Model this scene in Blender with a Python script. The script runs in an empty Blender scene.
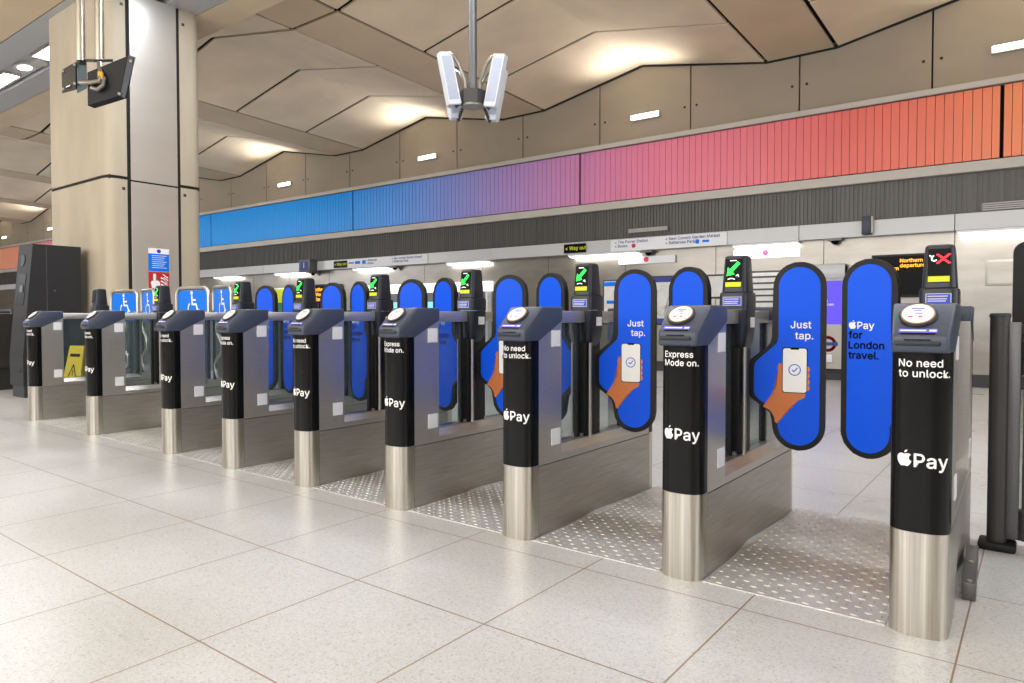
import bpy, bmesh, math, random
from mathutils import Vector, Matrix
random.seed(7)
SC = bpy.context.scene
COL = SC.collection
PI = math.pi

# ------------------------------------------------------------------ materials
def srgb(r, g, b):
    f = lambda c: (c/255/12.92) if c/255 <= .04045 else ((c/255+.055)/1.055)**2.4
    return (f(r), f(g), f(b), 1)

def mat(name, col, rough=.5, metal=0., spec=.5, coat=0., noise=0., nscale=20., stretch=(1,1,1), bump=0., emit=None, estr=0.):
    m = bpy.data.materials.new(name); m.use_nodes = True
    nt = m.node_tree; b = nt.nodes['Principled BSDF']
    b.inputs['Base Color'].default_value = col
    b.inputs['Roughness'].default_value = rough
    b.inputs['Metallic'].default_value = metal
    b.inputs['Specular IOR Level'].default_value = spec
    b.inputs['Coat Weight'].default_value = coat
    b.inputs['Coat Roughness'].default_value = .08
    if emit:
        b.inputs['Emission Color'].default_value = emit
        b.inputs['Emission Strength'].default_value = estr
    if noise or bump:
        tc = nt.nodes.new('ShaderNodeTexCoord'); mp = nt.nodes.new('ShaderNodeMapping')
        mp.inputs['Scale'].default_value = stretch
        n = nt.nodes.new('ShaderNodeTexNoise'); n.inputs['Scale'].default_value = nscale; n.inputs['Detail'].default_value = 5
        nt.links.new(tc.outputs['Object'], mp.inputs[0]); nt.links.new(mp.outputs[0], n.inputs['Vector'])
        if noise:
            mr = nt.nodes.new('ShaderNodeMapRange')
            mr.inputs[1].default_value = .25; mr.inputs[2].default_value = .75
            mr.inputs[3].default_value = 1-noise; mr.inputs[4].default_value = 1+noise*.6
            nt.links.new(n.outputs['Fac'], mr.inputs[0])
            mx = nt.nodes.new('ShaderNodeMix'); mx.data_type = 'RGBA'; mx.blend_type = 'MULTIPLY'
            mx.inputs[0].default_value = 1; mx.inputs[6].default_value = col
            cc = nt.nodes.new('ShaderNodeCombineColor')
            for i in range(3): nt.links.new(mr.outputs[0], cc.inputs[i])
            nt.links.new(cc.outputs[0], mx.inputs[7]); nt.links.new(mx.outputs[2], b.inputs['Base Color'])
        if bump:
            bp = nt.nodes.new('ShaderNodeBump'); bp.inputs['Strength'].default_value = bump; bp.inputs['Distance'].default_value = .01
            nt.links.new(n.outputs['Fac'], bp.inputs['Height']); nt.links.new(bp.outputs[0], b.inputs['Normal'])
    return m

def emat(name, col, s):
    return mat(name, col, .5, emit=col, estr=s)

def glassmat(name, tint, mix, rough=.03):
    m = bpy.data.materials.new(name); m.use_nodes = True
    nt = m.node_tree; out = nt.nodes['Material Output']; b = nt.nodes['Principled BSDF']
    b.inputs['Base Color'].default_value = tint; b.inputs['Roughness'].default_value = rough
    tr = nt.nodes.new('ShaderNodeBsdfTransparent'); tr.inputs[0].default_value = (.86, .9, .9, 1)
    mx = nt.nodes.new('ShaderNodeMixShader'); mx.inputs[0].default_value = mix
    nt.links.new(tr.outputs[0], mx.inputs[1]); nt.links.new(b.outputs[0], mx.inputs[2]); nt.links.new(mx.outputs[0], out.inputs[0])
    return m

M = {}
M['steel'] = mat('brushed_steel', srgb(190,186,180), .33, .78, noise=.12, nscale=6, stretch=(2,2,60))
M['steel_h'] = mat('brushed_steel_panel', srgb(178,174,167), .36, .8, noise=.2, nscale=5, stretch=(2,1,24))
M['kick'] = mat('streaked_steel', srgb(205,199,189), .3, 1, noise=.42, nscale=26, stretch=(3,1,.04))  # vertical streaks are reflections painted into the colour
M['wallsteel'] = mat('wall_steel', srgb(150,144,136), .3, .8, noise=.2, nscale=1.2, stretch=(1.5,1,5))
M['pillarsteel'] = mat('pillar_steel', srgb(222,219,214), .32, .8, noise=.12, nscale=1.6, stretch=(.15,.15,1), bump=.35)
M['chrome'] = mat('polished_steel', srgb(190,187,181), .3, 1)
M['tread'] = mat('tread_steel', srgb(205,204,201), .42, .55, noise=.22, nscale=7)
M['black'] = mat('black_vinyl', srgb(13,13,15), .22, 0, .22)
M['rubber'] = mat('black_rubber', srgb(26,27,30), .55, 0, .3)
M['plastic'] = mat('charcoal_plastic', srgb(62,69,86), .36, noise=.06, nscale=200)
M['pylon'] = mat('pylon_plastic', srgb(36,40,50), .34, 0, .4)
M['plasticd'] = mat('dark_plastic', srgb(42,46,56), .4, 0, .35)
M['blue'] = mat('blue_print', srgb(0,86,236), .4, 0, .2)
M['sblue'] = mat('sign_blue', srgb(0,116,232), .4, 0, .25)
M['lblue'] = mat('label_blue', srgb(28,62,190), .4)
M['lilac'] = mat('label_lilac', srgb(92,92,196), .4)
M['white'] = mat('white_print', srgb(242,242,242), .5)
M['white_pl'] = mat('white_plastic', srgb(228,229,233), .4)
M['blackprint'] = mat('black_print', srgb(3,5,12), .6, 0, .1)
M['gold'] = mat('reader_ring', srgb(176,142,96), .35, .5)
M['skin_print'] = mat('brown_print', srgb(200,112,52), .5)
M['skin_print2'] = mat('orange_print', srgb(224,128,62), .5)
M['screen'] = mat('black_screen', srgb(8,8,10), .35, 0, .1)
M['green_led'] = emat('green_led', (.01,.8,.06,1), 1.6)
M['red_led'] = emat('red_led', (1,.02,.03,1), 2.0)
M['yellow'] = mat('yellow_label', srgb(214,224,10), .5)
M['icon'] = emat('white_led', (.8,.85,.9,1), .9)
M['orange_led'] = emat('orange_led', (1,.42,.02,1), 1.6)
M['glass'] = glassmat('tinted_glass', srgb(92,104,110), .22)
M['dglass'] = glassmat('dark_glass', srgb(22,28,30), .72)
M['concrete'] = mat('beige_concrete', srgb(172,152,124), .75, noise=.14, nscale=1.3, bump=.04)
M['ceil'] = mat('ceiling_concrete', srgb(228,210,184), .78, noise=.13, nscale=1.1, bump=.05)
M['beamc'] = mat('beam_concrete', srgb(204,184,156), .78, noise=.1, nscale=1.2)
M['wallc'] = mat('wall_concrete', srgb(158,145,128), .7, noise=.1, nscale=.9, stretch=(1,1,2))
M['pillar'] = mat('pillar_concrete', srgb(182,171,151), .6, noise=.14, nscale=1.5, stretch=(2,2,.7))
M['joint'] = mat('dark_joint', srgb(46,38,30), .8)
M['void'] = mat('dark_void', srgb(30,26,22), .9)
M['ledge'] = mat('pale_ledge', srgb(190,184,176), .45, noise=.06, nscale=1)
M['fascia'] = mat('fascia_enamel', srgb(196,198,200), .22)
M['ribs'] = mat('ribbed_grey', srgb(96,94,92), .5, .3, noise=.25, nscale=14, stretch=(1,1,.02))
M['base'] = mat('dark_base', srgb(48,48,50), .5)
M['soffit'] = mat('grey_soffit', srgb(182,182,184), .35, .4)
M['lamp'] = emat('lamp_diffuser', (1,.98,.96,1), 10)
M['lampw'] = emat('wall_lamp_diffuser', (1,.97,.92,1), 4)
M['strip'] = emat('tube_light', (1,.98,.94,1), 6)
M['grey'] = mat('grey_metal', srgb(104,104,106), .4, .6)
M['dgrey'] = mat('dark_grey_metal', srgb(70,68,68), .45, .5)
M['machine'] = mat('machine_black', srgb(40,40,43), .5, 0, .3)
M['navy'] = mat('navy_box', srgb(42,50,66), .4)
M['olive'] = mat('olive_face', srgb(44,42,36), .3)
M['tealside'] = mat('teal_side', srgb(44,66,76), .4)
M['antenna'] = mat('antenna_white', srgb(196,199,207), .4)
M['antgrille'] = mat('antenna_grille', srgb(160,165,180), .5, noise=.1, nscale=150)
M['cable'] = mat('steel_conduit', srgb(150,146,138), .35, .8)
M['amber'] = mat('amber_tag', srgb(225,165,20), .5)
M['red'] = mat('sign_red', srgb(188,30,34), .45)
M['wetyellow'] = mat('yellow_plastic', srgb(226,200,20), .5)
M['paper'] = mat('paper_print', srgb(214,214,212), .5, noise=.1, nscale=9)
M['navyprint'] = mat('navy_print', srgb(38,56,140), .5)
M['purple'] = emat('purple_screen', srgb(78,60,215), .85)
M['cyan'] = emat('cyan_screen', srgb(120,200,235), .9)
M['litwhite'] = emat('white_header', (1,1,.98,1), 1.0)
M['pinkred'] = mat('roundel_red', srgb(225,40,90), .5)
M['hair'] = mat('dark_hair', srgb(28,22,20), .6)
M['skin'] = mat('skin', srgb(205,160,132), .5)
M['coatc'] = mat('navy_cloth', srgb(40,46,62), .8)
M['trouser'] = mat('grey_cloth', srgb(60,60,64), .8)
M['greenp'] = mat('green_print', srgb(30,120,80), .5)

def floor_mat():
    m = bpy.data.materials.new('terrazzo_floor'); m.use_nodes = True
    nt = m.node_tree; b = nt.nodes['Principled BSDF']; N = nt.nodes.new; L = nt.links.new
    tc = N('ShaderNodeTexCoord')
    def voro(scale):
        v = N('ShaderNodeTexVoronoi'); v.inputs['Scale'].default_value = scale; L(tc.outputs['Object'], v.inputs['Vector']); return v
    def ramp(src, stops):
        r = N('ShaderNodeValToRGB'); e = r.color_ramp.elements
        e[0].position, e[0].color = stops[0]; e[1].position, e[1].color = stops[1]
        for p, c in stops[2:]:
            k = e.new(p); k.color = c
        L(src, r.inputs[0]); return r
    v = voro(190)
    sp = N('ShaderNodeSeparateColor'); L(v.outputs['Color'], sp.inputs[0])
    chips = ramp(sp.outputs[0], [(0, srgb(164,164,164)), (.1, srgb(185,186,187)), (.5, srgb(193,194,195)), (1, srgb(201,202,203))])
    n = N('ShaderNodeTexNoise'); n.inputs['Scale'].default_value = 1.1; n.inputs['Detail'].default_value = 6
    L(tc.outputs['Object'], n.inputs['Vector'])
    dirt = ramp(n.outputs['Fac'], [(.3, (.86,.84,.81,1)), (.62, (1,1,1,1))])
    mx = N('ShaderNodeMix'); mx.data_type = 'RGBA'; mx.blend_type = 'MULTIPLY'; mx.inputs[0].default_value = 1
    L(chips.outputs[0], mx.inputs[6]); L(dirt.outputs[0], mx.inputs[7])
    # joints: 0.62 m grid
    sx = N('ShaderNodeSeparateXYZ'); L(tc.outputs['Object'], sx.inputs[0])
    def jl(sock, off):
        a = N('ShaderNodeMath'); a.operation = 'ADD'; a.inputs[1].default_value = off; L(sock, a.inputs[0])
        d = N('ShaderNodeMath'); d.operation = 'PINGPONG'; d.inputs[1].default_value = .31; L(a.outputs[0], d.inputs[0])
        g = N('ShaderNodeMath'); g.operation = 'LESS_THAN'; g.inputs[1].default_value = .0028; L(d.outputs[0], g.inputs[0]); return g
    gx = jl(sx.outputs[0], .185); gy = jl(sx.outputs[1], -1.72)
    mm = N('ShaderNodeMath'); mm.operation = 'MAXIMUM'; L(gx.outputs[0], mm.inputs[0]); L(gy.outputs[0], mm.inputs[1])
    m2 = N('ShaderNodeMix'); m2.data_type = 'RGBA'; L(mm.outputs[0], m2.inputs[0]); L(mx.outputs[2], m2.inputs[6]); m2.inputs[7].default_value = srgb(138,116,98)
    L(m2.outputs[2], b.inputs['Base Color'])
    rr = N('ShaderNodeMapRange'); rr.inputs[3].default_value = .2; rr.inputs[4].default_value = .42; L(n.outputs['Fac'], rr.inputs[0]); L(rr.outputs[0], b.inputs['Roughness'])
    return m
M['floor'] = floor_mat()

def frieze_mat():
    m = bpy.data.materials.new('gradient_frieze'); m.use_nodes = True
    nt = m.node_tree; b = nt.nodes['Principled BSDF']; N = nt.nodes.new; L = nt.links.new
    tc = N('ShaderNodeTexCoord'); sx = N('ShaderNodeSeparateXYZ'); L(tc.outputs['Object'], sx.inputs[0])
    mr = N('ShaderNodeMapRange'); mr.inputs[1].default_value = -40; mr.inputs[2].default_value = 5; L(sx.outputs[0], mr.inputs[0])
    r = N('ShaderNodeValToRGB'); e = r.color_ramp.elements
    st = [(-40,(252,178,138)),(-36,(252,162,140)),(-33,(246,150,168)),(-29,(150,110,190)),(-25,(20,120,215)),(-20,(0,160,255)),(-14.2,(8,154,248)),(-12,(90,154,240)),
          (-10.2,(140,146,218)),(-8.6,(180,142,204)),(-7,(214,138,184)),(-5.6,(236,134,164)),(-4,(240,130,144)),(-2.4,(238,118,110)),(-1.2,(240,128,104)),(0,(246,150,104)),(5,(248,180,110))]
    e.remove(e[1]); e[0].position = 0; e[0].color = srgb(*st[0][1])
    for x, c in st[1:]:
        k = e.new((x+40)/45); k.color = srgb(*c)
    L(mr.outputs[0], r.inputs[0]); L(r.outputs[0], b.inputs['Base Color'])
    b.inputs['Roughness'].default_value = .3; b.inputs['Specular IOR Level'].default_value = .25
    return m
M['frieze'] = frieze_mat()

# ------------------------------------------------------------------ mesh helpers
class MB:
    def __init__(s): s.bm = bmesh.new()
    def face(s, vs):
        try: return s.bm.faces.new(vs)
        except ValueError: return None
    def box(s, x0, x1, y0, y1, z0, z1, bev=0., seg=2):
        r = bmesh.ops.create_cube(s.bm, size=1)
        vs = r['verts']
        for v in vs:
            v.co = Vector(((x0+x1)/2+v.co.x*(x1-x0), (y0+y1)/2+v.co.y*(y1-y0), (z0+z1)/2+v.co.z*(z1-z0)))
        if bev:
            es = {e for v in vs for e in v.link_edges}
            bmesh.ops.bevel(s.bm, geom=list(es), offset=bev, segments=seg, profile=.5, affect='EDGES')
        return s
    def prism(s, poly, f0, f1, bev=0., seg=2):
        """poly: 2D points; f0/f1 map (a,b)->Vector on either cap"""
        a = [s.bm.verts.new(f0(*p)) for p in poly]; b = [s.bm.verts.new(f1(*p)) for p in poly]
        fs = [s.bm.faces.new(a), s.bm.faces.new(b[::-1])]
        n = len(poly)
        for i in range(n):
            fs.append(s.bm.faces.new((a[(i+1) % n], a[i], b[i], b[(i+1) % n])))
        if bev:
            es = {e for f in fs for e in f.edges}
            bmesh.ops.bevel(s.bm, geom=list(es), offset=bev, segments=seg, profile=.5, affect='EDGES')
        return s
    def loft(s, rings, cap=True):
        rs = [[s.bm.verts.new(p) for p in r] for r in rings]
        n = len(rs[0])
        for a, b in zip(rs, rs[1:]):
            for i in range(n): s.face((a[i], a[(i+1) % n], b[(i+1) % n], b[i]))
        if cap: s.face(rs[0][::-1]); s.face(rs[-1])
        return s
    def tube(s, pts, r, n=10, close=False):
        pts = [Vector(p) for p in pts]; rings = []
        up = None
        for i, p in enumerate(pts):
            t = (pts[min(i+1, len(pts)-1)]-pts[max(i-1, 0)]).normalized()
            if up is None: up = Vector((0, 0, 1)) if abs(t.z) < .9 else Vector((1, 0, 0))
            x = t.cross(up).normalized(); y = x.cross(t).normalized(); up = y
            rr = r[i] if isinstance(r, (list, tuple)) else r
            rings.append([p+x*rr*math.cos(2*PI*k/n)+y*rr*math.sin(2*PI*k/n) for k in range(n)])
        return s.loft(rings)
    def poly2d(s, poly, f):
        vs = [s.bm.verts.new(f(*p)) for p in poly]
        fc = s.bm.faces.new(vs); bmesh.ops.triangulate(s.bm, faces=[fc]); return s
    def build(s, name, material, parent=None, smooth=False, angle=35):
        bmesh.ops.recalc_face_normals(s.bm, faces=s.bm.faces[:])
        me = bpy.data.meshes.new(name); s.bm.to_mesh(me); s.bm.free()
        return link(name, me, material, parent, smooth, angle)

def link(name, me, material, parent=None, smooth=False, angle=35):
    if isinstance(material, str): material = M[material]
    me.materials.clear(); me.materials.append(material)
    if smooth:
        me.polygons.foreach_set('use_smooth', [True]*len(me.polygons))
        me.set_sharp_from_angle(angle=math.radians(angle))
    o = bpy.data.objects.new(name, me); COL.objects.link(o)
    if parent: o.parent = parent
    return o

def tag(o, label, cat, group=None, kind=None):
    o['label'] = label; o['category'] = cat
    if group: o['group'] = group
    if kind: o['kind'] = kind
    return o
def thing(name, label, cat, loc=(0,0,0), rz=0., group=None):
    o = bpy.data.objects.new(name, None); COL.objects.link(o)
    o.location = loc; o.rotation_euler = (0, 0, rz); o.empty_display_size = .1
    return tag(o, label, cat, group)
def struct(o, label=None, cat=None):
    o['kind'] = 'structure'
    if label: o['label'] = label
    if cat: o['category'] = cat
    return o
def box(name, m, x0, x1, y0, y1, z0, z1, parent=None, bev=0.):
    return MB().box(x0, x1, y0, y1, z0, z1, bev).build(name, m, parent, smooth=bev > 0)
def copy_tree(o, parent=None):
    c = o.copy(); COL.objects.link(c); c.parent = parent
    for ch in list(o.children): copy_tree(ch, c)
    return c
def arc(cx, cy, r, a0, a1, n):
    return [(cx+r*math.cos(math.radians(a0+(a1-a0)*i/n)), cy+r*math.sin(math.radians(a0+(a1-a0)*i/n))) for i in range(n+1)]

FONT = None; BOLD = .0
try: FONT = bpy.data.fonts.load(bpy.utils.system_resource('DATAFILES', path='fonts')+'/Inter.woff2')
except Exception: FONT = None
# flat lettering -> list of triangles in 2D
CAPR = []; LAYER = [0]
def capratio():
    if not CAPR:
        cu = bpy.data.curves.new('t', 'FONT'); cu.body = 'H'; cu.size = 1
        if FONT: cu.font = FONT
        ob = bpy.data.objects.new('t', cu); COL.objects.link(ob); bpy.context.view_layer.update()
        me = bpy.data.meshes.new_from_object(ob.evaluated_get(bpy.context.evaluated_depsgraph_get()))
        CAPR.append(max(v.co.y for v in me.vertices))
        bpy.data.objects.remove(ob); bpy.data.curves.remove(cu); bpy.data.meshes.remove(me)
    return CAPR[0]
def text_tris(s, cap=.03, width=None, align='LEFT', bold=0., spacing=1.02, weight=.028):
    cu = bpy.data.curves.new('t', 'FONT'); cu.body = s; cu.size = 1
    if FONT: cu.font = FONT
    cu.size = 1; cu.align_x = 'LEFT'; cu.offset = bold
    cu.resolution_u = 4; cu.space_character = spacing; cu.fill_mode = 'FRONT'
    ob = bpy.data.objects.new('t', cu); COL.objects.link(ob)
    bpy.context.view_layer.update()
    dg = bpy.context.evaluated_depsgraph_get()
    me = bpy.data.meshes.new_from_object(ob.evaluated_get(dg))
    me.calc_loop_triangles()
    vs = [(v.co.x, v.co.y) for v in me.vertices]
    tr = [tuple(t.vertices) for t in me.loop_triangles]
    bpy.data.objects.remove(ob); bpy.data.curves.remove(cu); bpy.data.meshes.remove(me)
    k = cap/capratio()
    x0 = min(v[0] for v in vs); x1 = max(v[0] for v in vs)
    kx = k if width is None else width/(x1-x0)
    off = {'LEFT': x0, 'RIGHT': x1, 'CENTER': (x0+x1)/2}[align]
    vs = [((v[0]-off)*kx, v[1]*k) for v in vs]
    if weight:
        e = cap*weight; n0 = len(vs); base = vs; out = []; tro = []
        for j, (dx, dy) in enumerate(((-e, 0), (e, 0), (0, e), (0, -e))):
            out += [(x+dx, y+dy) for x, y in base]; tro += [tuple(i+j*n0 for i in t) for t in tr]
        vs, tr = out, tro; LAYER[0] = n0
    else: LAYER[0] = 0
    return vs, tr
def lay(mb, tris, u, v, f):
    vs, tr = tris
    e = 1e-3; n0 = LAYER[0]
    if n0:
        p = f(u, v); nn = (f(u+e, v)-p).cross(f(u, v+e)-p).normalized()
        bv = [mb.bm.verts.new(f(u+a, v+b)+nn*(.00018*(i//n0))) for i, (a, b) in enumerate(vs)]
    else: bv = [mb.bm.verts.new(f(u+a, v+b)) for a, b in vs]
    for t in tr: mb.face([bv[i] for i in t])
    return mb
def text(name, s, cap, u, v, f, m, parent, cuts=None, **k):
    mb = MB(); g = P2 if cuts else f
    lines = s if isinstance(s, (list, tuple)) else [s]
    for i, ln in enumerate(lines): lay(mb, text_tris(ln, cap, **k), u, v-i*cap*1.42, g)
    if cuts: bend(mb, cuts, f)
    me = bpy.data.meshes.new(name); mb.bm.to_mesh(me); mb.bm.free()
    return link(name, me, m, parent)
def stroke(mb, pts, w, f):
    for (a, b), (c, d) in zip(pts, pts[1:]):
        L = math.hypot(c-a, d-b) or 1e-6; nx, ny = -(d-b)/L*w/2, (c-a)/L*w/2
        ex, ey = (c-a)/L*w*.25, (d-b)/L*w*.25
        mb.face([mb.bm.verts.new(f(*p)) for p in ((a-ex+nx, b-ey+ny), (a-ex-nx, b-ey-ny), (c+ex-nx, d+ey-ny), (c+ex+nx, d+ey+ny))])
    return mb
def bend(mb, cuts, f):
    for c in cuts:
        bmesh.ops.bisect_plane(mb.bm, geom=mb.bm.verts[:]+mb.bm.edges[:]+mb.bm.faces[:], plane_co=(c, 0, 0), plane_no=(1, 0, 0))
    e = 1e-3
    for v in mb.bm.verts:
        p = f(v.co.x, v.co.y); nn = (f(v.co.x+e, v.co.y)-f(v.co.x-e, v.co.y)).cross(f(v.co.x, v.co.y+e)-p).normalized()
        v.co = p+nn*v.co.z
    return mb
P2 = lambda u, v: Vector((u, v, 0))
def flat(name, mb, m, parent):
    me = bpy.data.meshes.new(name); mb.bm.to_mesh(me); mb.bm.free()
    return link(name, me, m, parent)

FRUIT = [(0.02,.72),(.12,.755),(.24,.775),(.36,.75),(.44,.69),(.36,.62),(.315,.52),(.315,.42),(.36,.31),(.47,.22),(.43,.10),(.36,-.02),(.28,-.12),(.20,-.165),
         (.12,-.155),(.02,-.125),(-.08,-.15),(-.17,-.165),(-.26,-.12),(-.36,0),(-.44,.16),(-.48,.33),(-.47,.50),(-.41,.64),(-.30,.735),(-.18,.76),(-.08,.735)]
LEAF = [(.0,.82),(.02,.92),(.09,1.0),(.20,1.05),(.19,.95),(.12,.86)]
def logo(name, u, v, cap, f, m, parent, cuts=None):
    """fruit mark followed by the word Pay; u,v = left end of the baseline"""
    mb = MB(); k = cap*1.06; g = P2 if cuts else f
    for P in (FRUIT, LEAF): mb.poly2d([(u+(a+.48)*k, v+(b+.14)*k) for a, b in P], g)
    lay(mb, text_tris('Pay', cap, bold=BOLD), u+k*1.12, v, g)
    if cuts: bend(mb, cuts, f)
    return flat(name, mb, m, parent)

# ------------------------------------------------------------------ camera
YAW, PIT, F, CYP = math.radians(37.3), math.radians(1.42), 697., 332.3
cam = bpy.data.cameras.new('camera'); co = bpy.data.objects.new('camera', cam); COL.objects.link(co)
co.location = (0, 0, 1.0); co.rotation_euler = (PI/2-PIT, 0, YAW)
cam.sensor_width = 36; cam.lens = F/1024*36; cam.shift_y = (CYP-341.5)/1024; cam.clip_start = .05; cam.clip_end = 200
SC.camera = co

# ------------------------------------------------------------------ setting
XL, XR, YB, YW = -42., 7., -9., 11.6
struct(box('floor', 'floor', XL, XR, YB, YW+.5, -.2, 0))
struct(box('wall_left', 'wallc', XL-.3, XL, YB, YW+.5, 0, 7))
struct(box('wall_right', 'pillar', XR, XR+.3, YB, YW+.5, 0, 7))
struct(box('wall_back', 'pillar', XL, XR, YB-.3, YB, 0, 7))
struct(box('wall_far', 'void', XL, XR, YW+.06, YW+.5, 0, 7))
# --- ceiling coffers
PER = 5.43; FL0, FL1, RID = -9.05, -8.0, -5.83
zl = lambda Y: 5.10+(11.6-Y)*.0405
zr = lambda Y: 5.52+(11.6-Y)*.036
def coffer(mb, Ya, Yb, fy=lambda y: y, k0=-7, k1=3, rib=True):
    """panels of every bay between depths Ya and Yb (gaps at both edges)"""
    g = .034
    a, b = Ya-g, Yb+g
    for k in range(k0, k1):
        d = PER*k
        xs = [(FL1+d+.03, 0.01), (RID+d-.03, 1.), (RID+d+.03, 1.), (FL0+PER+d-.03, 0.01)]
        P = lambda x, t, Y: Vector((x, fy(Y), zl(Y)+(zr(Y)-zl(Y))*t))
        va = [mb.bm.verts.new(P(x, t, a)) for x, t in xs]; vb = [mb.bm.verts.new(P(x, t, b)) for x, t in xs]
        for i in range(3): mb.face((va[i], vb[i], vb[i+1], va[i+1]))
JY = [11.6, 9.87, 8.15, 6.43, 5.45]
mir = lambda y: 8.16-y
mb = MB(); 
for a, b in zip(JY, JY[1:]): coffer(mb, a, b)
J2 = [5.45, 6.43, 8.15, 9.87, 11.6, 13.3, 15.0, 16.9]
for a, b in zip(J2, J2[1:]): coffer(mb, a, b, mir)
o = mb.build('ceiling', 'ceil'); o.modifiers.new('s', 'SOLIDIFY').thickness = .03; o.modifiers['s'].offset = 0
struct(o)
mb = MB()
for fy, js in ((lambda y: y, [11.6, 6.43, 5.45]), (mir, [5.45, 6.43, 8.15, 9.87, 11.6, 16.9])):
    for k in range(-7, 4):
        d = PER*k
        for a, b in zip(js, js[1:]):
            g = .03 if b > a else -.03
            q = [mb.bm.verts.new(p) for p in ((FL0+d+.03, fy(a+g), zl(a)), (FL1+d-.03, fy(a+g), zl(a)), (FL1+d-.03, fy(b-g), zl(b)), (FL0+d+.03, fy(b-g), zl(b)))]
            mb.face(q)
o = mb.build('trim_1', 'beamc'); o.modifiers.new('s', 'SOLIDIFY').thickness = .03; o.modifiers['s'].offset = 0
struct(o)
# void above the joints
mb = MB()
for fy, a, b in ((lambda y: y, 11.7, 5.45), (mir, 5.45, 17.1)):
    for k in range(-7, 3):
        d = PER*k
        xs = [(FL0+d, .03), (FL1+d, .03), (RID+d, .56), (FL0+PER+d, .03)]
        h = lambda t, Y: zl(Y)+.04+t*(.42/.56 if t > .1 else 1)
        va = [mb.bm.verts.new((x, fy(a), h(t, a))) for x, t in xs]; vb = [mb.bm.verts.new((x, fy(b), h(t, b))) for x, t in xs]
        for i in range(3): mb.face((va[i], vb[i], vb[i+1], va[i+1]))
o = mb.build('trim_2', 'void'); o.modifiers.new('s', 'SOLIDIFY').thickness = .02; o.modifiers['s'].offset = 1
struct(o)
struct(box('trim_3', 'void', XL, XR, YB, YW+.5, 6.4, 6.5))
# --- main beam along X, with its metal lighting soffit
BZ = 5.05
mb = MB()
mb.box(XL, XR, 5.0, 5.45, BZ, 6.2); mb.box(XL, XR, 2.71, 3.72, BZ, 6.2)
struct(mb.build('trim_4', 'beamc'))
def soffit_side(x0, x1, nm):
    mb = MB()
    mb.box(x0, x1, 3.735, 4.13, BZ-.005, BZ+.06); mb.box(x0, x1, 4.57, 4.985, BZ-.005, BZ+.06)
    mb.box(x0, x1, 4.145, 4.555, BZ+.06, BZ+.1)
    return struct(mb.build(nm, 'soffit'))
soffit_side(XL, XR, 'trim_5')
# --- far wall finishes
W = YW-.05     # face of the cladding
mb = MB()
xs = [-1.304-1.805*k for k in range(-5, 23)]
for a, b in zip(xs, xs[1:]):
    mb.box(b+.012, a-.012, W+.01, W+.06, 4.17, 6.1)
    for dx in (-.06, .06):
        pass
struct(mb.build('trim_6', 'wallc'))
mb = MB()
for x in xs:
    for dx in (-.11, .11):
        n = 8; c = [(x+dx+.022*math.cos(2*PI*i/n), 4.62+.022*math.sin(2*PI*i/n)) for i in range(n)]
        mb.prism(c, lambda a, b: Vector((a, W+.004, b)), lambda a, b: Vector((a, W+.02, b)))
struct(mb.build('trim_7', 'joint'))
mb = MB()
for k in range(-7, 3):      # black seal where the coffers meet the wall
    d = PER*k
    pts = [(FL0+d, zl(11.6)), (FL1+d, zl(11.6)), (RID+d, zr(11.6)), (FL0+PER+d, zl(11.6))]
    for (a, z0), (b, z1) in zip(pts, pts[1:]):
        mb.prism([(a, z0-.035), (b, z1-.035), (b, z1+.02), (a, z0+.02)], lambda a, b: Vector((a, W-.03, b)), lambda a, b: Vector((a, W+.02, b)))
struct(mb.build('trim_8', 'void'))
mb = MB(); mb.box(XL, XR, W-.09, W+.06, 4.105, 4.19, .008); mb.box(XL, XR, W-.09, W+.06, 2.965, 3.105, .008)
struct(mb.build('trim_9', 'ledge'))
mb = MB(); mb.box(XL, XR, W+.02, W+.06, 2.40, 2.965)
x = XL
while x < XR:
    mb.box(x, x+.03, W+.006, W+.03, 2.40, 2.963); x += .06
struct(mb.build('trim_10', 'ribs'))
mb = MB(); 
fx = [XL]+[-.99-2.06*k for k in range(19, -4, -1)]
for a, b in zip(fx, fx[1:]): mb.box(a+.004, b-.004, W-.16, W+.05, 2.165, 2.395, .006)
struct(mb.build('trim_11', 'fascia'))
mb = MB()
wx = [XL]+[-1.0-1.72*k for k in range(23, -5, -1)]
for a, b in zip(wx, wx[1:]): mb.box(a+.005, b-.005, W, W+.05, .175, 2.165)
struct(mb.build('trim_12', 'wallsteel'))
struct(box('baseboard_far', 'base', XL, XR, W-.02, W+.06, 0, .17))

# frieze: each long panel of coloured slats
fn = {-41:'orange red', -34:'pink to violet', -27:'blue', -20:'plain bright blue', -13:'blue fading to mauve', -6:'pink fading to red', 0:'orange'}
sx0 = -.48
lab = {-1:'short orange end panel of the coloured slat frieze at the right edge', 0:'pink fading to coral red slat panel on the far wall, above the nearest gates',
       1:'blue fading through violet to mauve slat panel on the far wall', 2:'bright blue slat panel on the far wall, right beside the pillar',
       3:'blue slat panel of the far wall frieze mostly behind the pillar', 4:'pink slat panel of the far wall frieze peeping out left of the pillar', 5:'orange slat panel of the far wall frieze at the left edge'}
for k in range(-1, 6):
    x1 = sx0-6.64*k; x0 = x1-6.64
    t = thing('frieze_panel', lab[k], 'wall panel', (0, 0, 0), group='coloured frieze panels on the far wall')
    mb = MB(); n = 60; w = 6.64/n
    for i in range(n):
        a, b = x0+i*w+.0035, x0+(i+1)*w-.0035
        if i == 0: a += .02
        if i == n-1: b -= .02
        if b > XR: continue
        mb.box(a, b, W-.05, W+.0, 3.125, 4.088)
    mb.build('slats', 'frieze', t)
    box('backing', 'void', x0+.01, min(x1-.01, XR), W+.0, W+.04, 3.11, 4.10, t)

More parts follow.
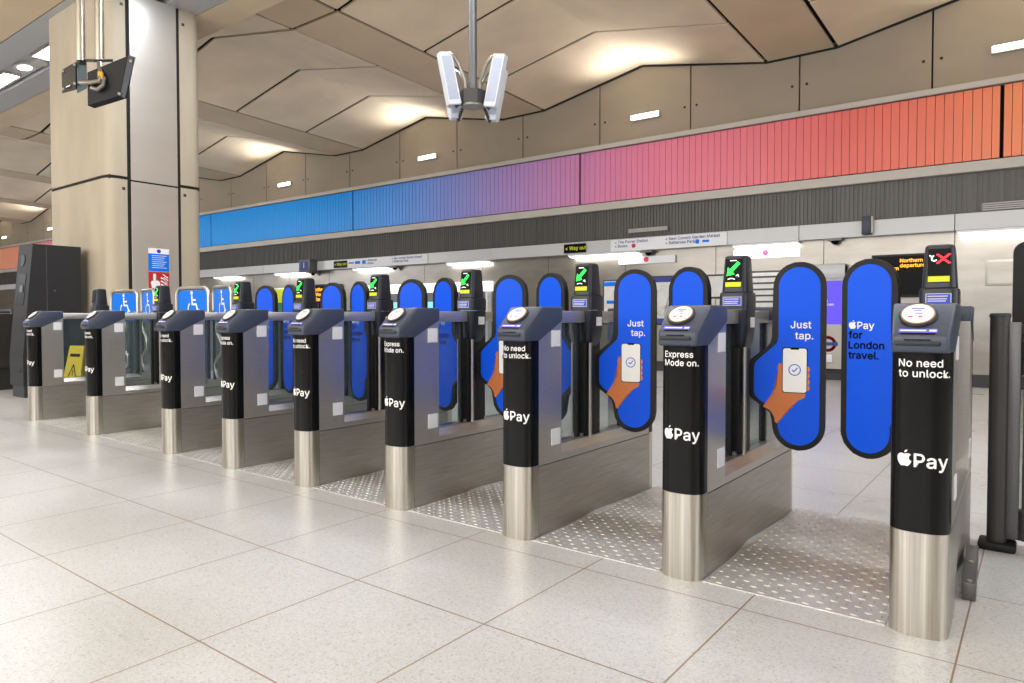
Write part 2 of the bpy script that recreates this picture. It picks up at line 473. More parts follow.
# ------------------------------------------------------------------ pillar
PX0, PX1, PY0, PY1 = -11.0, -9.16, 3.83, 5.05
t = thing('pillar', 'big square beige concrete pillar with a stainless steel strip on its side', 'pillar', ((PX0+PX1)/2, (PY0+PY1)/2, 0))
def pil(z0, z1):
    mb = MB(); r = .13
    cx, cy = (PX0+PX1)/2, (PY0+PY1)/2
    hx, hy = (PX1-PX0)/2, (PY1-PY0)/2
    ring = arc(hx-r, -hy+r, r, -90, 0, 6)+arc(hx-r, hy-r, r, 0, 90, 6)+arc(-hx+r, hy-r, r, 90, 180, 6)+arc(-hx+r, -hy+r, r, 180, 270, 6)
    mb.prism(ring, lambda a, b: Vector((a, b, z0)), lambda a, b: Vector((a, b, z1)))
    return mb
pil(0, 2.695).build('lower_shaft', 'pillar', t, True); pil(2.735, BZ).build('upper_shaft', 'pillar', t, True)
hx, hy = (PX1-PX0)/2, (PY1-PY0)/2
box('joint_band', 'joint', -hx+.03, hx-.03, -hy+.03, hy-.03, 2.69, 2.74, t)
y0, y1 = 4.105-(PY0+PY1)/2, 4.70-(PY0+PY1)/2
box('recess_strip', 'void', hx-.02, hx+.006, y0-.04, y1+.04, 0.0, BZ-.001, t)
mb = MB(); mb.box(hx+.0, hx+.016, y0, y1, .02, 2.68, .004); mb.box(hx+.0, hx+.016, y0, y1, 2.70, BZ-.002, .004)
mb.build('steel_panel', 'pillarsteel', t)
mb = MB()
for yy, zz in ((4.02, 2.58), (4.80, 2.60), (4.80, 4.86), (4.02, 4.86)):
    yy -= (PY0+PY1)/2
    mb.box(hx-.005, hx+.004, yy-.018, yy+.018, zz-.018, zz+.018)
mb.build('fixing', 'dgrey', t)
# notices on the pillar's steel strip
sx = PX1+.017
t = thing('notice_sign', 'blue and white printed notice on the steel strip of the pillar', 'sign', (sx, 4.435, 1.715)); t.scale = (1, .88, .86)
f = lambda u, v: Vector((.0045, u, v))
box('plate', 'sblue', 0, .004, -.15, .15, -.17, .09, t)
box('header', 'white', 0, .0042, -.15, .15, .09, .17, t)
n = 14; flat('symbol', MB().poly2d([(.03*math.cos(2*PI*i/n), .13+.03*math.sin(2*PI*i/n)) for i in range(n)], f), 'lblue', t)
mb = MB()
for i in range(7): stroke(mb, [(-.1, .06-.03*i), (.11-.02*(i % 3), .06-.03*i)], .008, f)
flat('lettering', mb, 'white_pl', t)
t = thing('fire_alarm_sign', 'red sign with white hand and flames below the blue notice', 'sign', (sx, 4.435, 1.415)); t.scale = (1, .88, .86)
box('plate', 'red', 0, .004, -.15, .15, -.17, .165, t)
mb = MB()
mb.poly2d([(-.10,-.16),(-.11,-.05),(-.125,.0),(-.105,.03),(-.085,.03),(-.085,.13),(-.06,.145),(-.045,.12),(-.045,.03),(-.02,.04),(.0,.02),(.015,.0),(.01,-.07),(-.01,-.16)], f)
flat('hand_symbol', mb, 'white', t)
mb = MB()
for i in range(4):
    stroke(mb, [(.03, .08-.05*i), (.07, .06-.05*i), (.12, .0-.035*i)], .022, f); stroke(mb, [(.06+.01*i, .13-.04*i), (.13, .08-.04*i)], .014, f)
flat('flame_symbol', mb, 'white', t)

# ------------------------------------------------------------------ ticket gates
HW = .083
def nose(t, hw=HW, d=.062, p=2.5):
    """front outline from left (-1) to right (+1)"""
    a = t*PI/2
    s, c = math.sin(a), math.cos(a)
    x = hw*math.copysign(abs(s)**(2/p), s); y = d*(1-abs(c)**(2/p))
    return x, y
NT = 28
NP = [nose(-1+2*i/NT) for i in range(NT+1)]
SA = [0.]
for a, b in zip(NP, NP[1:]): SA.append(SA[-1]+math.hypot(b[0]-a[0], b[1]-a[1]))
SMID = SA[NT//2]
def wrapf(s, z, off=.0012):
    s = min(max(s+SMID, 0), SA[-1]-1e-6)
    i = max(k for k in range(NT) if SA[k] <= s)
    f = (s-SA[i])/(SA[i+1]-SA[i]); a, b = NP[i], NP[i+1]
    x, y = a[0]+(b[0]-a[0])*f, a[1]+(b[1]-a[1])*f
    tx, ty = b[0]-a[0], b[1]-a[1]; L = math.hypot(tx, ty)
    return Vector((x+ty/L*off, y-tx/L*off, z))
LEN = 1.27; CY = LEN/2
def colsec(z0, z1, grow=0., yb=.083, flip=False):
    pts = [(x*(1+grow/HW), y-grow) for x, y in NP]+[(HW+grow, yb), (-HW-grow, yb)]
    mb = MB()
    g = (lambda x, y: (-x, LEN-y)) if flip else (lambda x, y: (x, y))
    mb.prism(pts, lambda a, b: Vector((*g(a, b), z0)), lambda a, b: Vector((*g(a, b), z1)))
    return mb
def headmesh(flip=False):
    prof = [(-.016,.884),(.088,.884),(.272,.972),(.272,1.038),(.10,1.038),(-.016,.936)]
    hw = .089
    g = (lambda x, y, z: Vector((-x, LEN-y, z))) if flip else (lambda x, y, z: Vector((x, y, z)))
    mb = MB()
    # chamfered section: narrower towards the front lip
    a = lambda y, z: g(-hw+(.012 if y < 0 else 0), y, z); b = lambda y, z: g(hw-(.012 if y < 0 else 0), y, z)
    mb.prism(prof, a, b, .009, 3)
    return mb
SL0 = Vector((0, -.016, .936)); SL1 = Vector((0, .10, 1.038)); SLD = (SL1-SL0).normalized(); SLN = Vector((0, -SLD.z, SLD.y))
def slopef(off):
    return lambda u, v: SL0+Vector((u, 0, 0))+SLD*v+SLN*off
def rr(hx, hy, r, n=5):
    return arc(hx-r, -hy+r, r, -90, 0, n)+arc(hx-r, hy-r, r, 0, 90, n)+arc(-hx+r, hy-r, r, 90, 180, n)+arc(-hx+r, -hy+r, r, 180, 270, n)
def paddle_outline(inset=0., du=0.):
    """u from the pivot outwards, z up"""
    b0, b1, zt, zb = .10+inset-du, .312-inset-du, 1.228-inset, .416+inset
    r = (b1-b0)/2; c = (b0+b1)/2
    top = arc(c, zt-r, r, 0, 180, 18); bot = arc(c, zb+r, r, 180, 360, 18)
    wi = inset
    left = [(b0, .905), (b0-.006, .878), (b0-.022, .862), (wi+.018, .815-wi*.4), (wi+.004, .80-wi*.4), (wi, .78-wi*.4), (wi, .655+wi*.4), (wi+.004, .64+wi*.4), (wi+.02, .625+wi*.3),
            (b0-.02, .588), (b0-.006, .574), (b0, .55)]
    return top+left+bot
VANG = math.radians(10)
def build_gate(kind):
    """kind: 'unlock' or 'express'"""
    root = thing('ticket_gate', 'x', 'ticket gate')
    # base: lower body, slim at the waist along the floor
    mb = MB(); ys = [.085, .3, .46, .56, .63, .72, .86, 1.02, LEN-.085]; ins = [0, .001, .008, .02, .025, .02, .008, .001, 0]
    rings = []
    for y, i in zip(ys, ins):
        rings.append([Vector(p) for p in ((-HW+i, y, 0), (HW-i, y, 0), (HW-i*.55, y, .12), (HW, y, .26), (HW, y, .318), (-HW, y, .318), (-HW, y, .26), (-HW+i*.55, y, .12))])
    mb.loft(rings); mb.build('base_panel', 'steel_h', root, True)
    # sill
    mb = MB()
    pr = [(-HW,.322),(HW,.322),(HW,.352),(.045,.385),(-.045,.385),(-HW,.352)]
    mb.prism(pr, lambda a, b: Vector((a, .268, b)), lambda a, b: Vector((a, LEN-.268, b)))
    mb.build('sill', 'steel', root)
    for fl in (False, True):
        colsec(.0, .326, 0, .083, fl).build('kick_plate', 'kick', root, True)
        cw = colsec(.327, .886, 0, .083, fl).build('black_column', 'black', root, True)
        if not fl:
            words = ['No need', 'to unlock.'] if kind == 'unlock' else ['Express', 'Mode on.']
            text('slogan', words, .0225, -.059, .841, lambda u, v: wrapf(u, v), 'white', cw, [a-SMID for a in SA[1:-1]], bold=BOLD)
            logo('logo_mark', -.060, .531, .0405, lambda u, v: wrapf(u, v), 'white', cw, [a-SMID for a in SA[1:-1]])
        y0, y1 = (.086, .27) if not fl else (LEN-.27, LEN-.086)
        mb = MB()
        prof = [(.086,.322),(.27,.322),(.27,.985),(.086,.90)]
        gy = (lambda y: LEN-y) if fl else (lambda y: y)
        mb.prism(prof, lambda a, b: Vector((-HW+.001, gy(a), b)), lambda a, b: Vector((HW-.001, gy(a), b)))
        ped = mb.build('pedestal', 'steel', root)
        for z in ((.40, .855) if not fl else (.40,)):
            for s in (-1, 1):
                xa, xb = (HW-.001, HW+.003) if s > 0 else (-HW-.003, -HW+.001)
                ya, yb = gy(.185), gy(.255)
                box('sensor_plate', 'white_pl', xa, xb, min(ya, yb), max(ya, yb), z, z+.075, ped)
        hd = headmesh(fl).build('reader_head', 'plastic', root, True, 30)
        if not fl:
            c = (-.012, .091); n = 36
            mb = MB(); ri = [[(c[0]+r*math.cos(2*PI*i/n), c[1]+r*math.sin(2*PI*i/n)) for i in range(n)] for r in (.0535, .0505, .0475)]
            mb.loft([[slopef(h)(*p) for p in ri[q]] for q, h in ((0, -.004), (0, .006), (1, .010))]); rd = mb.build('reader_rim', 'plasticd', hd, True)
            mb = MB(); mb.loft([[slopef(h)(*p) for p in ri[2]] for h in (.008, .0112)]); mb.build('reader_ring', 'gold', rd)
            mb = MB(); rw = [(c[0]+.0435*math.cos(2*PI*i/n), c[1]+.0435*math.sin(2*PI*i/n)) for i in range(n)]
            mb.loft([[slopef(h)(*p) for p in rw] for h in (.009, .0125)]); mb.build('reader_disc', 'white_pl', rd)
            g = slopef(.0132)
            mb = MB(); stroke(mb, [(-.03, c[1]+.022), (.004, c[1]+.022)], .004, g); stroke(mb, [(-.022, c[1]+.013), (-.004, c[1]+.013)], .003, g); stroke(mb, [(-.016, c[1]-.002), (0, c[1]-.002)], .003, g)
            flat('reader_print', mb, 'lblue', rd)
            mb = MB(); stroke(mb, [(-.036, c[1]-.016), (-.026, c[1]-.016)], .006, g); stroke(mb, [(-.008, c[1]-.016), (.0, c[1]-.016)], .006, g)
            flat('reader_marks', mb, 'pinkred', rd)
            mb = MB(); g2 = slopef(.0)
            mb.prism([(-.060,.012),(.046,.012),(.046,.030),(-.060,.030)], slopef(-.002), slopef(.003)); lb = mb.build('strip_label', 'lilac', hd)
            mb = MB(); g = slopef(.0036); stroke(mb, [(-.053, .021), (.014, .021)], .006, g); stroke(mb, [(.026, .021), (.041, .021)], .008, g); flat('label_print', mb, 'white_pl', lb)
            # recessed ticket mouth in the lip
            mb = MB(); mb.prism([(-.055,.010),(.042,.010),(.028,-.014),(-.041,-.014)], lambda a, b: Vector((a, -.0175+(b*.9 if b > 0 else 0), .936+b)), lambda a, b: Vector((a, .012, .928+b)))
            mb.build('ticket_mouth', 'screen', hd)
            mb = MB(); mb.box(-.068, .055, -.023, -.006, .906, .920, .004); mb.build('mouth_lip', 'plasticd', hd, True)
    # rail along the top
    box('top_rail', 'steel', -.028, .028, .27, LEN-.27, .962, 1.02, root, .004)
    # glazing
    for a, b in ((.272, .545), (LEN-.545, LEN-.272)):
        box('glass_panel', 'glass', -.006, .006, a, b, .386, .962, root)
    mb = MB()
    for a, b in ((.272, .292), (.528, .545), (LEN-.545, LEN-.528), (LEN-.292, LEN-.272)): mb.box(-.012, .012, a, b, .386, .961)
    mb.build('glazing_seal', 'rubber', root)
    mb = MB()
    for s in (-1, 1): mb.box(-.014*1-.012, .014+.012, CY+(.545-CY if s < 0 else 0), CY+(0 if s < 0 else CY-.545), .386, .40)
    mb.build('glazing_bead', 'steel', root)
    # post and pivot rods
    box('post', 'rubber', -.036, .036, CY-.075, CY+.075, .386, .86, root, .006)
    for s in (-1, 1):
        for y in (CY-.055,):
            MB().tube([(s*.052, y, .385), (s*.052, y, .86)], .0095, 12).build('pivot_rod', 'chrome', root, True)
    # display pylon
    secs = [(1.103, .057, .060), (1.245, .049, .048), (1.258, .047, .045), (1.264, .040, .037)]
    up = MB(); up.loft([[Vector((a, CY+b, z)) for a, b in rr(hx_, hy_, min(hx_, hy_)*.45)] for z, hx_, hy_ in secs])
    py = up.build('display_pylon', 'pylon', root, True, 40)
    mb = MB(); mb.loft([[Vector((a, CY+b, z)) for a, b in rr(hx_, hy_, .026)] for z, hx_, hy_ in ((1.026, .064, .072), (1.085, .064, .072), (1.098, .062, .069), (1.102, .056, .060))])
    mb.build('pylon_collar', 'pylon', py, True, 40)
    mb = MB(); mb.loft([[Vector((a, CY+b, z)) for a, b in rr(hx_, hy_, .024)] for z, hx_, hy_ in ((.842, .036, .042), (.852, .045, .052), (.885, .054, .063), (.93, .060, .069), (1.024, .061, .070))])
    ph = mb.build('pylon_housing', 'pylon', py, True, 40)
    box('sensor_plate', 'white_pl', .0595, .0625, CY-.01, CY+.042, .945, .99, ph)
    # front of the pylon: slightly raked plane
    fr = lambda off: (lambda u, v: Vector((u, CY-.0605+(v-1.103)*.085-off, v)))
    scr = MB().prism([(-.037,1.122),(.037,1.122),(.036,1.248),(-.036,1.248)], fr(-.004), fr(.002)).build('display_screen', 'screen', py)
    if kind == 'closed':
        pass
    MB().prism([(-.035,1.124),(.035,1.124),(.035,1.145),(-.035,1.145)], fr(.0), fr(.0035)).build('yellow_strip', 'yellow', py)
    bl_ = MB().prism([(-.040,1.042),(.042,1.042),(.042,1.080),(-.040,1.080)], lambda a, b: Vector((a, CY-.070, b)), lambda a, b: Vector((a, CY-.0745, b))).build('blue_label', 'lblue', py)
    mb = MB(); g = lambda u, v: Vector((u, CY-.0752, v))
    for v in (1.07, 1.06, 1.052): stroke(mb, [(-.033, v), (.03-.3*(1.07-v), v)], .003, g)
    for a, b in (((-.039,1.043),(.041,1.043)),((.041,1.043),(.041,1.079)),((.041,1.079),(-.039,1.079)),((-.039,1.079),(-.039,1.043))): stroke(mb, [a, b], .002, g)
    flat('label_print', mb, 'white_pl', bl_)
    return root, scr, fr

def add_arrow(scr, fr):
    g = fr(.0045); mb = MB()
    mb.poly2d([(-.030,1.172),(-.026,1.212),(-.016,1.202),(.018,1.236),(.029,1.225),(-.004,1.190),(.006,1.180)], g)
    flat('green_arrow', mb, 'green_led', scr)
    mb = MB(); stroke(mb, [(-.016,1.24),(.012,1.24)], .004, g); stroke(mb, [(.012,1.172),(.02,1.178),(.024,1.168)], .004, g); stroke(mb, [(-.024,1.158),(-.008,1.162),(.006,1.158)], .004, g)
    flat('white_icon', mb, 'icon', scr)
def add_cross(scr, fr):
    g = fr(.0045); mb = MB()
    for i in range(-3, 4):
        for s in (-1, 1):
            u, v = .012+i*.006, 1.21+s*i*.0052; n = 6
            mb.poly2d([(u+.0032*math.cos(2*PI*k/n), v+.0032*math.sin(2*PI*k/n)) for k in range(n)], g)
            mb.poly2d([(u+.005+.0028*math.cos(2*PI*k/n), v+.0028*math.sin(2*PI*k/n)) for k in range(n)], g)
    flat('red_cross', mb, 'red_led', scr)
    mb = MB(); stroke(mb, [(-.030,1.224),(-.023,1.216),(-.023,1.206),(-.016,1.202),(-.008,1.206)], .005, g); stroke(mb, [(-.023,1.216),(-.018,1.222)], .005, g)
    flat('white_icon', mb, 'icon', scr)

def paddle(root, side, tap=True):
    """side +1: hinged on the gate's right rod"""
    T = .016
    ca, sa = math.cos(VANG), math.sin(VANG)
    def P(u, z, d):     # d: towards the camera side
        return Vector((side*(.052+u*ca+d*sa*side*side*0+0) + side*d*sa, CY+.004+u*sa-d*ca, z))
    mb = MB(); DU = .012 if side < 0 else 0
    mb = MB(); mb.prism(paddle_outline(0, DU), lambda a, b: P(a, b, -T), lambda a, b: P(a, b, T), .004, 2)
    pd = mb.build('paddle', 'rubber', root, True, 30)
    fm = MB()
    fc = MB().prism(paddle_outline(.023, DU), lambda a, b: P(a, b, -T-.0015), lambda a, b: P(a, b, T+.0015)).build('blue_face', 'blue', pd)
    if side > 0:
        g = lambda u, z: P(u, z, T+.0028); g2 = lambda u, z: P(u, z, T+.0036); g3 = lambda u, z: P(u, z, T+.0044); g4 = lambda u, z: P(u, z, T+.0022)
        mb = MB()
        lay(mb, text_tris('Just', .030, bold=BOLD, align='RIGHT'), .254, .944, g); lay(mb, text_tris('tap.', .030, bold=BOLD, align='RIGHT'), .262, .897, g)
        flat('slogan', mb, 'white', fc)
        mb = MB()
        mb.poly2d([(.062,.600),(.098,.655),(.118,.690),(.122,.735),(.120,.775),(.128,.792),(.138,.790),(.142,.760),(.146,.668),(.236,.662),(.230,.645),(.205,.632),(.176,.605),(.150,.572),(.120,.528),(.112,.535),(.108,.556),(.100,.572),(.088,.586)], g4)
        flat('hand_print', mb, 'skin_print', fc)
        mb = MB()
        for zc in (.768, .741, .714, .688):
            mb.poly2d([(.236+a, zc+b) for a, b in arc(.0, 0, .0145, -90, 90, 8)]+[(.222, zc+.0145), (.222, zc-.0145)], lambda u, z: P(u, z, T+.0025))
        flat('finger_print', mb, 'skin_print2', fc)
        ph = rr(.051, .098, .012); mb = MB().poly2d([(.190+a, .762+b) for a, b in ph], g); flat('phone_edge', mb, 'blackprint', fc)
        ph = rr(.0475, .0945, .010); mb = MB().poly2d([(.190+a, .762+b) for a, b in ph], g2); flat('phone_screen', mb, 'white', fc)
        mb = MB().poly2d([(.172,.858),(.208,.858),(.206,.851),(.174,.851)], g3); flat('phone_notch', mb, 'blackprint', fc)
        mb = MB(); stroke(mb, [(.190+a, .764+b) for a, b in arc(0, 0, .023, 0, 360, 28)], .0038, g3); stroke(mb, [(.180,.764),(.187,.756),(.201,.773)], .0042, g3)
        flat('tick_symbol', mb, 'blue', fc)
    else:
        g = lambda u, z: P(u, z, T+.0028)
        # the text runs left to right: u decreases
        h = lambda a, z: P(.282-a, z, T+.0028)
        logo('logo_mark', .012, .944, .028, h, 'white', fc)
        mb = MB()
        for i, s in enumerate(('for', 'London', 'travel.')): lay(mb, text_tris(s, .0285, bold=BOLD, weight=.045), .012, .905-i*.0415, h)
        flat('slogan', mb, 'blackprint', fc)
    return pd

def wheel_paddle(root, side):
    """wide aisle paddle: blue sign in a bent tube over clear glass"""
    ca, sa = math.cos(VANG), math.sin(VANG); y0 = CY+.0
    def P(u, z, d=0): return Vector((side*(.052+u*ca+d*sa), y0+u*sa-d*ca, z))
    pd = MB().prism([(.03,.46),(.56,.46),(.56,.97),(.03,.97)], lambda a, b: P(a, b, -.005), lambda a, b: P(a, b, .005)).build('glass_paddle', 'glass', root)
    mb = MB()
    for a, b in ((.0, .05), (.545, .565)):
        mb.prism([(a,.45),(b,.45),(b,.98),(a,.98)], lambda u, z: P(u, z, -.009), lambda u, z: P(u, z, .009))
    mb.build('paddle_edge', 'rubber', pd)
    pts = [(.155, .92)]+arc(.215, 1.175, .06, 180, 90, 6)+arc(.50, 1.175, .06, 90, 0, 6)+[(.56, .97)]
    MB().tube([P(a, b) for a, b in pts], .017, 10).build('tube_frame', 'chrome', pd, True)
    pts = [(.40,.95),(.42,.90),(.40,.845),(.34,.80),(.30,.76),(.30,.71),(.34,.67),(.41,.64),(.45,.60),(.45,.55),(.42,.50),(.37,.47)]
    MB().tube([P(a, b, .03) for a, b in pts], .012, 10).build('pull_handle', 'chrome', pd, True)
    pl = MB().prism([(.36+a, 1.08+b) for a, b in rr(.185, .135, .045)], lambda a, b: P(a, b, -.005), lambda a, b: P(a, b, .005)).build('sign_plate', 'sblue', pd)
    s = 1.25
    q = (lambda u, z: P(.36+u*side*s, 1.075+z*s, .0068))
    mb = MB(); n = 12
    mb.poly2d([(-.005+.013*math.cos(2*PI*i/n), .095+.013*math.sin(2*PI*i/n)) for i in range(n)], q)
    stroke(mb, [(-.004,.075),(0,.015),(.04,.015),(.056,-.03),(.07,-.026)], .014, q); stroke(mb, [(0,.045),(.035,.045)], .011, q)
    stroke(mb, arc(.005, -.015, .047, 135, 340, 16), .012, q)
    flat('wheelchair_symbol', mb, 'white', pl)
    mb = MB()
    for u in (.19, .53):
        mb.prism([(u+.02*math.cos(2*PI*i/n), 1.02+.02*math.sin(2*PI*i/n)) for i in range(n)], lambda a, b: P(a, b, -.02), lambda a, b: P(a, b, .02))
    mb.build('clamp', 'chrome', pd, True)
    return pd

YF = 2.462
GX = [-7.62, -6.32, -5.03]+[-.305-.7835*k for k in range(5, 0, -1)]+[-.299]     # left to right
GLAB = ['leftmost black and steel ticket gate, yellow wet floor sign behind its glass',
        'black and steel ticket gate standing between the two wide wheelchair aisles',
        'black and steel ticket gate right of both wheelchair aisles, with unlock slogan',
        'fourth ticket gate from the left end of the row, black with Express Mode slogan',
        'middle one of the nine black and steel ticket gates',
        'fourth nearest ticket gate, black with Express Mode slogan',
        'third nearest ticket gate, black with unlock slogan and green arrow',
        'second nearest ticket gate, black, reading Express Mode on in full',
        'nearest ticket gate, with a red cross on its display']
proto = {}
for kind in ('unlock', 'express'):
    r, scr, fr = build_gate(kind); proto[kind] = (r, scr, fr)
# paddle prototypes hang on temporary roots
tmpL = thing('t', 'x', 'x'); padL = paddle(tmpL, 1); wpL = wheel_paddle(tmpL, 1)
tmpR = thing('t', 'x', 'x'); padR = paddle(tmpR, -1); wpR = wheel_paddle(tmpR, -1)
for i, gx in enumerate(GX):
    kind = 'unlock' if i % 2 == 0 else 'express'
    g = copy_tree(proto[kind][0]); g.name = 'ticket_gate'
    g.location = (gx, YF, 0); g['label'] = GLAB[i]; g['group'] = 'row of ticket gates'
    if i == 8: g.rotation_euler.z = math.radians(1.3)
    def find(o, n):
        for c in o.children:
            if c.name.split('.')[0] == n: return c
            r = find(c, n)
            if r: return r
    s = find(g, 'display_screen'); 
    if i > 0: (add_cross if i == 8 else add_arrow)(s, proto[kind][2])
    else:
        for n_ in ('yellow_strip', 'blue_label'):
            q_ = find(g, n_)
            for c_ in list(q_.children): bpy.data.objects.remove(c_)
            bpy.data.objects.remove(q_)
    # right hand side paddle
    if i < 8: copy_tree(wpL if i < 2 else padL, g)
    if i > 0: copy_tree(wpR if i < 3 else padR, g)
    if i == 8: pass
def purge(o):
    for c in list(o.children): purge(c)
    bpy.data.objects.remove(o)
for r in (proto['unlock'][0], proto['express'][0], tmpL, tmpR): purge(r)

# tread plates
def tread(x0, x1, label, skew=0):
    t = thing('tread_plate', label, 'floor plate', ((x0+x1)/2, 3.115, 0), group='studded floor plates in the gate aisles')
    w, d = x1-x0, 1.25
    MB().prism([(-w/2,-d/2),(w/2,-d/2),(w/2-skew,d/2),(-w/2,d/2)], lambda a, b: Vector((a, b, -.004)), lambda a, b: Vector((a, b, .004)), .0015).build('plate', 'tread', t)
    mb = MB(); st = .038
    nx, ny = int(w/st), int(d/st)
    for i in range(nx):
        for j in range(ny):
            if (i+j) % 2: ax, ay = .014, .0055
            else: ax, ay = .0055, .014
            x, y = -w/2+(i+.5)*w/nx*(1-skew/w*(j+.5)/ny), -d/2+(j+.5)*d/ny
            a = [mb.bm.verts.new((x+p, y+q, .0035)) for p, q in ((-ax, 0), (0, -ay), (ax, 0), (0, ay))]
            tp = [mb.bm.verts.new((x+p*.5, y+q*.5, .0075)) for p, q in ((-ax, 0), (0, -ay), (ax, 0), (0, ay))]
            for k in range(4): mb.face((a[k], a[(k+1) % 4], tp[(k+1) % 4], tp[k]))
            mb.face(tp)
    mb.build('raised_studs', 'tread', t)
TL = ['studded steel floor plate in the leftmost wide wheelchair aisle', 'studded steel floor plate in the right wheelchair aisle', 'studded steel floor plate in the first narrow aisle right of the wheelchair aisles',
      'studded steel floor plate in the aisle left of the middle gate', 'studded steel floor plate in the aisle right of the middle gate', 'studded steel floor plate left of the third nearest gate',
      'studded steel floor plate between the second and third nearest gates', 'studded steel floor plate beside the nearest gate, largest in view']
for i in range(8): tread(GX[i]+HW+.004, GX[i+1]-HW-(.007 if i == 7 else .004), TL[i], .04 if i == 7 else 0)

# steel angle beside the nearest gate
t = thing('floor_bracket', 'low bolted steel block on the floor at the right of the nearest gate', 'bracket', (-.207, 3.14, 0), math.radians(2.6))
box('block', 'grey', -.018, .024, -.25, .25, 0, .062, t, .003)
mb = MB()
for y in (-.23, .0, .23): mb.tube([(.004, y, .06), (.004, y, .068)], .008, 8)
mb.build('bolt', 'steel', t)

# ------------------------------------------------------------------ side barrier at the right
t = thing('barrier_post', 'dark metal barrier post with round cap on a black foot, right of the nearest gate', 'post', (-.145, 3.62, 0))
MB().tube([(0,0,.02),(0,0,.995)], .036, 24).build('tube', 'dgrey', t, True)
MB().tube([(0,0,.99),(0,0,1.0),(0,0,1.008)], [.039, .039, .034], 24).build('cap', 'plasticd', t, True)
box('foot', 'rubber', -.065, .07, -.06, .06, 0, .035, t, .01)
box('fin', 'grey', .03, .075, -.012, .03, .05, .97, t, .003)
box('channel', 'dgrey', .085, .12, -.02, .03, .05, .965, t, .003)
t = thing('glass_barrier', 'glass barrier panel in a dark metal frame at the right edge', 'barrier', (-.15, 3.705, 0))
mb = MB(); mb.box(0, .9, -.02, .02, .03, .16, .003); mb.box(0, .03, -.02, .02, .1, .95); mb.box(.03, .9, -.02, .02, .92, .96)
mb.build('frame', 'dgrey', t)
box('pane', 'glass', .03, .9, -.005, .005, .16, .92, t)
mb = MB(); mb.tube([(.05, -.024, .24), (.05, .0, .24)], .012, 10); mb.build('clip', 'chrome', t)
t = thing('swing_gate', 'tall dark rounded gate leaf at the right edge of the picture', 'gate', (-.115, 4.02, 0))
mb = MB(); pr = [(0,.72),(.5,.72)]+[(.5,1.32)]+arc(.05, 1.29, .05, 90, 180, 6)
mb.prism(pr, lambda a, b: Vector((a, -.015, b)), lambda a, b: Vector((a, .015, b)), .004); mb.build('leaf', 'rubber', t)
box('leaf_post', 'dgrey', .5, .55, -.03, .03, 0, 1.3, t)

# ------------------------------------------------------------------ ticket machine by the pillar
t = thing('ticket_machine', 'tall black machine with slanted front beside the pillar', 'ticket machine', (-10.02, 3.4, 0))
box('plinth', 'base', -.1, .28, -.3, .3, 0, .14, t)
mb = MB(); mb.prism([(-.32,.14),(.33,.14),(.33,1.86),(-.2,1.86),(-.32,.5)], lambda a, b: Vector((-.13, a, b)), lambda a, b: Vector((.32, a, b)), .006)
bd = mb.build('body', 'machine', t)
fz = lambda z: -.32+max(0, z-.5)*.12/1.36
fp = lambda off: (lambda u, z: Vector((u, fz(z)-off, z)))
MB().prism([(-.06,1.12),(.2,1.12),(.2,1.5),(-.06,1.5)], fp(-.03), fp(.004)).build('screen', 'screen', bd)
MB().prism([(.05,1.28),(.15,1.28),(.15,1.36),(.05,1.36)], fp(0), fp(.012)).build('card_reader', 'grey', bd)
n = 16; MB().prism([(.05+.075*math.cos(2*PI*i/n), 1.67+.075*math.sin(2*PI*i/n)) for i in range(n)], fp(-.02), fp(.006)).build('speaker_hole', 'screen', bd)
MB().prism([(-.08,.3),(.24,.3),(.24,.95),(-.08,.95)], fp(-.02), fp(.005)).build('lower_door', 'machine', bd)
mb = MB(); mb.box(.319, .324, -.06, -.055, .16, 1.84); mb.tube([(.31,.03,1.3),(.33,.03,1.3)], .012, 10); mb.build('lock', 'grey', bd)
t = thing('side_cabinet', 'grey cabinet slab standing behind the black machine at the left', 'cabinet', (-11.3, 3.3, 0))
box('body', 'dgrey', -.3, .3, -.2, .2, .3, 1.02, t, .01); box('foot', 'base', -.25, .25, -.15, .15, 0, .3, t)
t = thing('barrier_desk', 'low dark desk with black glass front at the left edge', 'desk', (-13.6, 4.1, 0))
box('glass_front', 'screen', -1.2, .25, -.02, .02, .42, 1.06, t); box('cabinet', 'dgrey', -1.25, .3, -.05, .4, 0, .42, t, .01); mb = MB(); mb.box(.25, .3, -.03, .03, .42, 1.1); mb.box(-1.25, .25, -.03, .03, 1.06, 1.09); mb.build('frame', 'grey', t)
# wet floor sign
t = thing('wet_floor_sign', 'yellow folding wet floor sign behind the glass of the leftmost gate', 'floor sign', (-9.02, 3.42, 0), math.radians(18))
for s in (-1, 1):
    mb = MB(); mb.prism([(-.15,0),(-.11,.03),(.11,.03),(.15,0),(.11,.64),(-.11,.64)], lambda a, b: Vector((a, s*(.13-.19*b)-.006, b)), lambda a, b: Vector((a, s*(.13-.19*b)+.006, b)))
    pn = mb.build('leaf', 'wetyellow', t)
    fn_ = lambda u, v: Vector((u*(-s), s*(.13-.19*v)+s*.0075, v))
    mb = MB(); stroke(mb, [(-.07,.26),(0,.42),(.07,.26),(-.07,.26)], .014, fn_); stroke(mb, [(0,.3),(0,.36)], .014, fn_); stroke(mb, [(-.07,.53),(.07,.53)], .035, fn_); stroke(mb, [(-.07,.19),(.07,.19)], .025, fn_); stroke(mb, [(-.06,.13),(.06,.13)], .02, fn_)
    flat('warning_print', mb, 'blackprint', pn)

